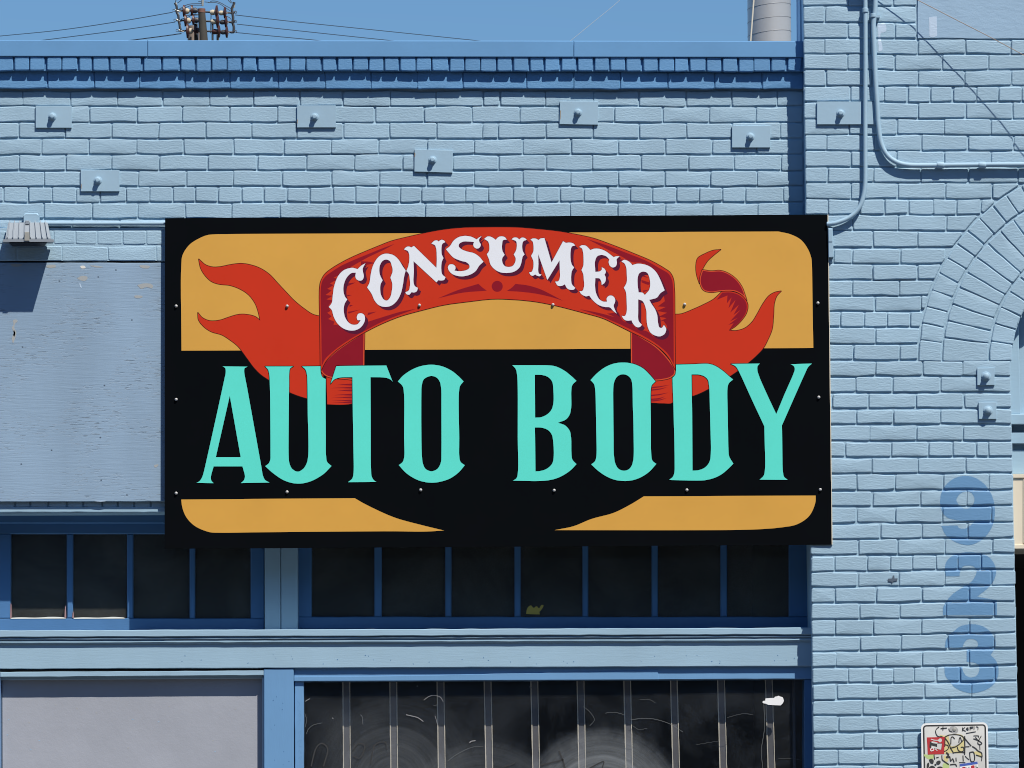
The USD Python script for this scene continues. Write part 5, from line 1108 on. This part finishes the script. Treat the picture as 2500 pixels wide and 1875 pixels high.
s = (po(100, 500)[0] - po(0, 500)[0]) / 100
for pts, r, mt in (([(300, 80), (340, 160), (350, 260), (350, 330), (390, 420), (400, 540), (420, 640), (440, 760), (460, 860)], 34, 'dark_steel'), ([(318, 80), (338, 120), (345, 170)], 26, 'pale_steel'), ([(375, 350), (395, 400), (405, 450)], 24, 'pale_steel'), ([(415, 620), (435, 680), (455, 800)], 26, 'pale_steel'),
                   ([(1900, 60), (1885, 130), (1840, 230), (1850, 340), (1870, 480), (1860, 600), (1890, 740), (1880, 860)], 36, 'dark_steel'), ([(1870, 90), (1905, 130), (1890, 210)], 22, 'pale_steel')):
    obj('bracket', tube(np.array([po(*q) for q in arcpts(pts, 4)]), r * s, 8), mt, POLE, smooth=40)
for pts in ([(380, 260), (480, 210), (600, 140), (730, 105), (850, 100), (990, 95), (1020, 60), (1030, -40)], [(400, 270), (520, 230), (650, 180), (740, 145), (880, 140), (1040, 140)], [(310, 70), (330, 0), (380, -60)], [(370, 80), (440, 30), (520, -40)],
            [(1200, 70), (1270, 70), (1400, 70), (1520, 110), (1640, 190), (1790, 290)], [(1250, 40), (1330, 25), (1440, 40), (1560, 90), (1680, 160), (1810, 230)], [(1820, 90), (1760, 30), (1700, -40)], [(1850, 80), (1800, 20), (1770, -50)],
            [(620, 430), (680, 410), (760, 395), (930, 390)], [(460, 520), (640, 470), (740, 420), (920, 405)], [(1270, 300), (1275, 420), (1270, 560), (1265, 700), (1260, 900)], [(1700, 440), (1780, 480), (1810, 520)], [(930, 40), (1010, 45)], [(1100, 50), (1230, 65)]):
    obj('jumper_wire', tube(np.array([po(*q) for q in arcpts(pts, 5)]), 10 * s, 6), 'cable_black', POLE, smooth=True)
obj('cap_pin', tube([po(1045, -40), po(1045, 60), po(1048, 160)], [38 * s, 34 * s, 26 * s], 10), 'pale_steel', POLE, smooth=40)
wl = [('highest overhead wire running left from the utility pole', [(421, 30), (300, 51), (150, 73), (0, 88), (-250, 112)], YPO - 0.1, -20),
      ('middle overhead wire running left from the utility pole', [(427, 54), (300, 73), (114, 97), (-60, 118)], YPO, -15),
      ('lowest thick overhead wire running left from the utility pole', [(442, 82), (400, 88), (323, 98), (200, 115)], YPO + 0.1, -10),
      ('highest overhead wire running right from the utility pole', [(574.5, 36.5), (700, 51), (830, 64.5), (1000, 82), (1164, 99), (1300, 113)], YPO - 0.1, 20),
      ('middle overhead wire running right from the utility pole', [(579, 59), (700, 72), (830, 86), (945, 98), (1100, 114)], YPO, 15),
      ('lowest overhead wire running right from the utility pole', [(577, 79.5), (660, 87.5), (760, 97), (900, 112)], YPO + 0.1, 10)]
for lab, pts, y, dy in wl:
    n = len(pts)
    W = thing('overhead_wire', lab, 'overhead wire')
    obj('wire', tube(along([(u, v, y + abs(dy) * k / n) for k, (u, v) in enumerate(pts)], y, 6), 0.0062 if 'thick' not in lab else 0.009, 6), 'cable_black', W, smooth=True)
W = thing('overhead_wire', 'faint pale wire slanting down through the sky right of the middle', 'overhead wire')
obj('wire', tube(along([(1530, -25), (1513.6, 0), (1440, 61), (1391, 101), (1340, 140)], 12.0), 0.0011, 6), 'wire_pale', W, smooth=True)
